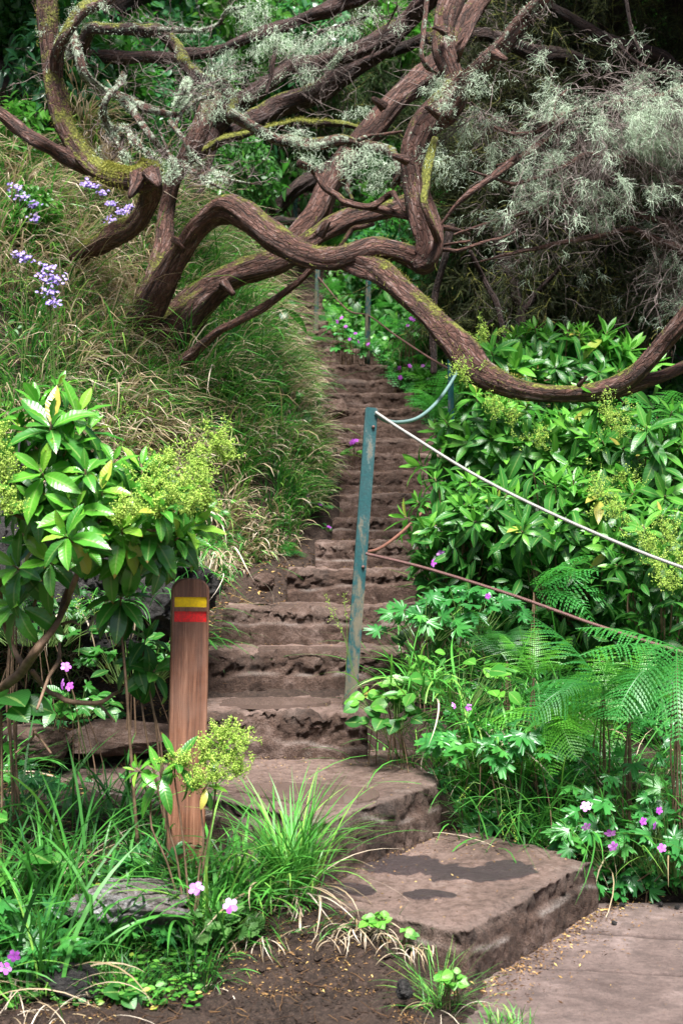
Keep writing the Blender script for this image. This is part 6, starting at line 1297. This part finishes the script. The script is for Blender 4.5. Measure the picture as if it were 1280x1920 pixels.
tag(mb.build('fallen_twigs', M['litter']), 'thin fallen twigs and straws lying on the soil', 'twigs', None, 'stuff')
# clods and stones in the soil
mb = MB(); x, y = patch(3800, -1.6, .42, 4.1, 5.1); octas(mb, np.column_stack([x, y, H(x, y) + .002]), rng.lognormal(-5.0, .55, len(x)), 0 * x); tag(mb.build('soil_clods', M['soil'], None, False), 'crumbs of dark soil', 'soil', None, 'stuff')
# low green carpet bottom left
grass_mat('ground_weeds', 'low weeds and short grass on the soil at the lower left', 4200, 60, -1.5, -.15, 4.4, 5.0, lambda x, y: (y > 4.5 + .22 * (x + .9)**2) & (x < -.3), .10, .006, .12, droop=.8)
mb = MB(); x, y = patch(2600, -1.35, -.35, 4.42, 5.0, lambda x, y: (vn(P3(x * 6, y * 6), 6) > -.1) & (x < -.45)); az = rng.uniform(0, 6.28, len(x))
place(mb, L_OV[0], np.column_stack([x, y, H(x, y) + rng.uniform(.005, .06, len(x))]), np.column_stack([np.cos(az), np.sin(az), .2 + 0 * az]), rng.normal(0, .3, (len(x), 3)) + np.array([0, -.4, 1.]), rng.uniform(.012, .035, len(x)), np.clip(rng.normal(.6, .2, len(x)), 0, 1))
tag(mb.build('ground_cover', M['midleaf']), 'small leaved ground cover around the rock', 'ground cover', None, 'stuff')
# ---------------- undergrowth and trees behind ----------------
def cloud(mb, c, r, n, L, tmpl, var=(.45, .2), face=(0, -.5, .9), hollow=.35, holes=2.2, seed=0):
    d = unit(rng.normal(0, 1, (n, 3))); p = d * rng.uniform(hollow, 1, (n, 1))**.6 * np.asarray(r) + np.asarray(c)
    q = vn(p * holes / max(r) * 1.2 + seed, 3) > -.28; p, d = p[q], d[q]; m_ = len(p)
    dr = unit(rng.normal(0, 1, (m_, 3)) + np.array([0, -.3, -.35])); nr = rng.normal(0, .45, (m_, 3)) + np.asarray(face)
    vv = np.clip(rng.normal(*var, m_) + .2 * vn(p * 3, 8), 0, 1); place(mb, tmpl, p, dr, nr, L * rng.uniform(.5, 1.2, m_), vv)
BUSH = []
for k, (L, t, mt, n) in enumerate([(.16, L_OV[1], 'darkleaf', 1500), (.11, L_OV[0], 'darkleaf', 2400), (.20, L_MID[1], 'darkleaf', 1100)]):
    m = MB(); cloud(m, (0, 0, .55), (.75, .6, .6), n, L, t, seed=k); s = MB()
    for j in range(5): a = rng.uniform(0, 6.28); tube(s, [(0, 0, -.3), (math.cos(a) * .15, math.sin(a) * .15, .3), (math.cos(a) * .4, math.sin(a) * .35, .9)], [.02, .014, .004], 6, .1)
    BUSH.append((m.mesh('foliage', M[mt]), s.mesh('stems', M['bark_far'])))
def bush(label, p, s, kind, group=None, rz=None, name='bush', mat=None):
    o = thing(name, label, 'bush', p, group); o.rotation_euler = (0, 0, rng.uniform(0, 6.28) if rz is None else rz); o.scale = (s, s, s * rng.uniform(.85, 1.2)); del o['_w']
    for nm, me in (('foliage', BUSH[kind][0]), ('stems', BUSH[kind][1])):
        c = bpy.data.objects.new(nm, me); col.objects.link(c); c.parent = o
        if mat and nm == 'foliage': c.material_slots[0].link = 'OBJECT'; c.material_slots[0].material = M[mat]
    return o
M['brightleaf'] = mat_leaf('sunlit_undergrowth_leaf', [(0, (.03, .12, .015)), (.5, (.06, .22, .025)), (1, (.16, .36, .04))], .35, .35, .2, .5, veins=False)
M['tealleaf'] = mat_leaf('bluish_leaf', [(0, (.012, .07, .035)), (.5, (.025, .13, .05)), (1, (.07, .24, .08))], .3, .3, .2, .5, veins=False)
# bright gaps and named bushes
NB = [((30, 270, 9.6), .55, 2, 'brightleaf', 'bright green leafy bush at the left edge above the lilac flowers'), ((60, 410, 9.0), .32, 0, 'brightleaf', 'soft green bush beside the upper left lilac flowers'),
      ((250, 240, 12.6), .8, 1, 'brightleaf', 'bush with small bright leaves seen through the fork of the mossy tree'), ((440, 110, 14), .9, 1, 'brightleaf', 'bright bush behind the hanging lichen tufts'), ((755, 75, 15), .55, 0, 'brightleaf', 'yellow green bush glowing behind the vertical twisted stem'),
      ((330, 130, 12.8), .7, 1, 'tealleaf', 'bluish green bush behind the horizontal lichen limb'), ((200, 130, 12.6), .7, 0, 'tealleaf', 'bluish bush above the mossy bend'), ((380, 400, 11.4), .45, 1, 'brightleaf', 'low green bush behind the crest of the red limb'),
      ((560, 110, 15), .9, 1, 'tealleaf', 'green bush between the two diagonal limbs'), ((740, 425, 15.5), .6, 1, 'brightleaf', 'green bush seen under the thick limb at the centre'), ((850, 545, 12.5), .6, 0, 'tealleaf', 'bluish green bush right of the sapling stem'),
      ((960, 560, 13), .6, 1, 'tealleaf', 'leafy bush behind the dark forked sapling'), ((1010, 490, 13), .6, 0, 'tealleaf', 'dim bush above the dark forked sapling'), ((1150, 610, 12), .7, 1, 'darkleaf', 'dark bush in shade behind the right shrubs'),
      ((740, 470, 15.5), .6, 0, 'tealleaf', 'bush above the ferns under the limb'), ((60, 20, 11.4), .5, 2, 'tealleaf', 'dark leafy bush in the upper left corner'), ((440, 330, 11.5), .5, 1, 'darkleaf', 'dark bush between the limbs left of centre')]
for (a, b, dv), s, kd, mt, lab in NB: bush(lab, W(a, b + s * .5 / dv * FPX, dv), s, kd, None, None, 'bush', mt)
for k in range(110):
    x, y = rng.uniform(-4.2, -.9), rng.uniform(9.4, 13.2)
    if px_of((x, y, 0)) > 430 or (y < 11 and px_of((x, y, 0)) > 340) or float(H(x, y, False)) < 4.0 or px_of((x, y, 0)) < -150: continue
    bush('leafy bush at the top of the grassy bank behind the mossy tree', (x, y, float(H(x, y)) - .1), rng.uniform(.4, .7), int(rng.integers(0, 3)), 'bushes at the top of the bank', None, 'bush', ('darkleaf', 'darkleaf', 'darkleaf', 'tealleaf')[int(rng.integers(0, 4))])
# shaded bushes all over the hillside
n_b = 0
for k in range(120):
    dv = rng.uniform(12.5, 21); a = rng.uniform(-80, 1360); x = (a - 640) / FPX * dv
    g = float(H(x, dv)); xl, xr = np.interp(dv, SY, XL) - .5, np.interp(dv, SY, XR) + .6
    if xl < x < xr and dv < 16.5: continue
    if a > 850 and rng.uniform() < .35: continue
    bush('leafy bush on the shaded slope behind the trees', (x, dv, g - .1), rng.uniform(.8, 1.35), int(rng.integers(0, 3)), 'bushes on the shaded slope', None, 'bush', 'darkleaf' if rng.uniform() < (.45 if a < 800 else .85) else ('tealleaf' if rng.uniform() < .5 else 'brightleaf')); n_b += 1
# hillside undergrowth
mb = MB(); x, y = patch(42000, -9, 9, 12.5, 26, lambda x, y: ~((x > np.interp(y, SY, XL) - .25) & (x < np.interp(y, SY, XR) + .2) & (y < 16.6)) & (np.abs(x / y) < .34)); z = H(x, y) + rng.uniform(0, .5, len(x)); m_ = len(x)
place(mb, L_OV[1], np.column_stack([x, y, z]), unit(rng.normal(0, 1, (m_, 3)) + np.array([0, -.4, -.2])), rng.normal(0, .5, (m_, 3)) + np.array([0, -.6, .8]), rng.uniform(.07, .2, m_), np.clip(rng.normal(.45, .22, m_), 0, 1))
tag(mb.build('undergrowth', M['darkleaf']), 'dense dark undergrowth covering the slope behind the trees', 'undergrowth', None, 'stuff')
mb = MB(); x, y = patch(7000, .3, 3.2, 7.0, 12.6, rside); z = H(x, y) + rng.uniform(0, .35, len(x)); m_ = len(x)
place(mb, L_OV[1], np.column_stack([x, y, z]), unit(rng.normal(0, 1, (m_, 3)) + np.array([0, -.4, -.1])), rng.normal(0, .5, (m_, 3)) + np.array([0, -.5, .8]), rng.uniform(.05, .12, m_), np.clip(rng.normal(.35, .22, m_), 0, 1))
tag(mb.build('verge_undergrowth', M['darkleaf']), 'dark leafy undergrowth beneath the right shrubs', 'undergrowth', None, 'stuff')
x, y = patch(1500, .4, 3.0, 5.78, 7.4, rside); mb = MB(); z = H(x, y) + rng.uniform(0, .16, len(x)); m_ = len(x); az = rng.uniform(0, 6.28, m_); w = rng.integers(0, 3, m_)
for k in range(3): q = w == k; place(mb, L_GER[k], np.column_stack([x, y, z])[q], np.column_stack([np.cos(az), np.sin(az) - .4, 0 * az])[q], (rng.normal(0, .35, (m_, 3)) + np.array([0, -.5, 1.]))[q], rng.uniform(.05, .12, q.sum()), np.clip(rng.normal(.4, .2, q.sum()), 0, 1))
tag(mb.build('leafy_ground_cover', M['ger']), 'cut leaved ground cover of the right verge', 'ground cover', None, 'stuff')

# heath crowns: fine dark needle sprays filling the upper right and hanging in the upper centre
def heath_crown(label, clumps, ln=.5, per=150, mat='heath', trunk=None, seed=0, name='heath_tree'):
    o = thing(name, label, 'tree', trunk[0][:3] if trunk else clumps[0][0]); m = MB(); tw = MB(); A = MB()
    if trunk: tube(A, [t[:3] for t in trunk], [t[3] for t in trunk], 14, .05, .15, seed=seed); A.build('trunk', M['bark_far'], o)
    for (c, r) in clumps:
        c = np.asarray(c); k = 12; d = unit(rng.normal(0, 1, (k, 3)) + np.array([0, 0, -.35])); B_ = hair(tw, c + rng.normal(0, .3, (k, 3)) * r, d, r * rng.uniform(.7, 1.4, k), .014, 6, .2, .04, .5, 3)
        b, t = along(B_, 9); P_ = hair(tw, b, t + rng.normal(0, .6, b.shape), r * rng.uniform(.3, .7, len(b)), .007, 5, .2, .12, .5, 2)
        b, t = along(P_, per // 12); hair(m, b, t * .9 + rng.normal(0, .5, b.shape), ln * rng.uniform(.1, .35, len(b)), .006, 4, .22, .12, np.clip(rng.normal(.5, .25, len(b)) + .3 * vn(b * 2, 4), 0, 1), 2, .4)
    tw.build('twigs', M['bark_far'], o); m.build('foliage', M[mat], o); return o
def clumps(lst): return [(W(a, b, dv), r) for a, b, dv, r in lst]
rr_ = lambda a0, a1, b0, b1, d0, d1, n, r: [(rng.uniform(a0, a1), rng.uniform(b0, b1), rng.uniform(d0, d1), rng.uniform(.7, 1.2) * r) for _ in range(n)]
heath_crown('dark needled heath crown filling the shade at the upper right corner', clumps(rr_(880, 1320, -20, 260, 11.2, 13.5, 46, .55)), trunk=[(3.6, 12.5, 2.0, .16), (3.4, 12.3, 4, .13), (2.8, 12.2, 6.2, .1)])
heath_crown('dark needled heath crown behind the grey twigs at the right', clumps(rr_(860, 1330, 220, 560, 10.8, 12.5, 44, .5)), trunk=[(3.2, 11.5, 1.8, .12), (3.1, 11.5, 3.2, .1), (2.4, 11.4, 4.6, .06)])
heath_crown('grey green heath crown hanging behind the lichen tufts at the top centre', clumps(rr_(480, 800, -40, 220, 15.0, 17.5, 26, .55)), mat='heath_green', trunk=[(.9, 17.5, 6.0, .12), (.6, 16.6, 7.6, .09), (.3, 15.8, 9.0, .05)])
# tree crowns added above and behind, out of view, to keep the slope dark
for k, (cx, cyy, cz, rx, ry, rz_) in enumerate([(-3.4, 12.8, 8.2, 3, 3, 1.1), (4.5, 12, 7.6, 2.6, 3.4, 1.4), (-1, 17, 11, 4, 3, 1.2), (4, 17.5, 11, 4, 3, 1.2), (3.2, 9.3, 6.6, 1.6, 1.8, .7), (-3.4, 9.2, 6.7, 2.2, 1.3, .5), (2.9, 11.2, 7.4, 1.5, 1.5, .6), (-6, 15, 10, 3, 4, 1.6), (-4.4, 10.5, 6.8, 1.6, 2.2, 1.2)]):
    o = thing('shade_tree', 'unseen tree added so that its crown shades the slope', 'tree', (cx, cyy + 2, float(H(cx, cyy + 2))), 'unseen trees added to shade the slope'); A = MB(); b = np.array((cx, cyy + 2, float(H(cx, cyy + 2)) - .1)); t_ = np.array((cx, cyy, cz))
    tube(A, [b, (b + t_) / 2 + np.array([.2, .3, .2]), t_], [.16, .12, .05], 14, .08, .12, seed=k)
    for j in range(6): a = rng.uniform(0, 6.28); e = t_ + np.array([math.cos(a) * rx * .7, math.sin(a) * ry * .7, rng.uniform(-.2, .4)]); tube(A, [(b + t_) / 2 + (t_ - b) * .25, t_ * .6 + e * .4 - np.array([0, 0, .3]), e], [.07, .045, .02], 8, .1, .1, seed=j)
    A.build('trunk', M['bark_far'], o); m = MB(); cloud(m, t_, (rx, ry, rz_), 5200, .30, L_OV[0], (.4, .2), (0, 0, 1), .0, 3.0, k); m.build('crown', M['darkleaf'], o)

mb = MB(); x, y = patch(5200, -.2, 1.6, 11.2, 16.5, lambda x, y: x > np.interp(y, SY, XR) + .06); m_ = len(x); z = H(x, y) + rng.uniform(.01, .22, m_)
place(mb, L_OV[1], np.column_stack([x, y, z]), unit(rng.normal(0, 1, (m_, 3)) + np.array([-.1, -.5, -.1])), rng.normal(0, .4, (m_, 3)) + np.array([-.1, -.6, .8]), rng.uniform(.04, .11, m_), np.clip(rng.normal(.55, .2, m_), 0, .9))
tag(mb.build('stairside_weeds', M['midleaf']), 'small leafy weeds along the right edge of the upper stairs', 'weeds', None, 'stuff')
# weeds on the bank
mb = MB(); x, y = patch(9000, -3.4, .1, 7.1, 11.5, lambda x, y: lowbank(x, y) & (vn(P3(x * 2.6, y * 2.6), 66) > .12)); m_ = len(x); z = H(x, y) + rng.uniform(.02, .26, m_)
place(mb, L_OV[1], np.column_stack([x, y, z]), unit(rng.normal(0, 1, (m_, 3)) + np.array([.2, -.5, -.2])), rng.normal(0, .4, (m_, 3)) + np.array([.3, -.6, .8]), rng.uniform(.03, .09, m_), np.clip(rng.normal(.45, .2, m_), 0, .9))
tag(mb.build('bank_weeds', M['midleaf']), 'small leafy weeds growing through the grass of the bank', 'weeds', None, 'stuff')
for o in list(bpy.data.objects):
    if '_w' in o: del o['_w']
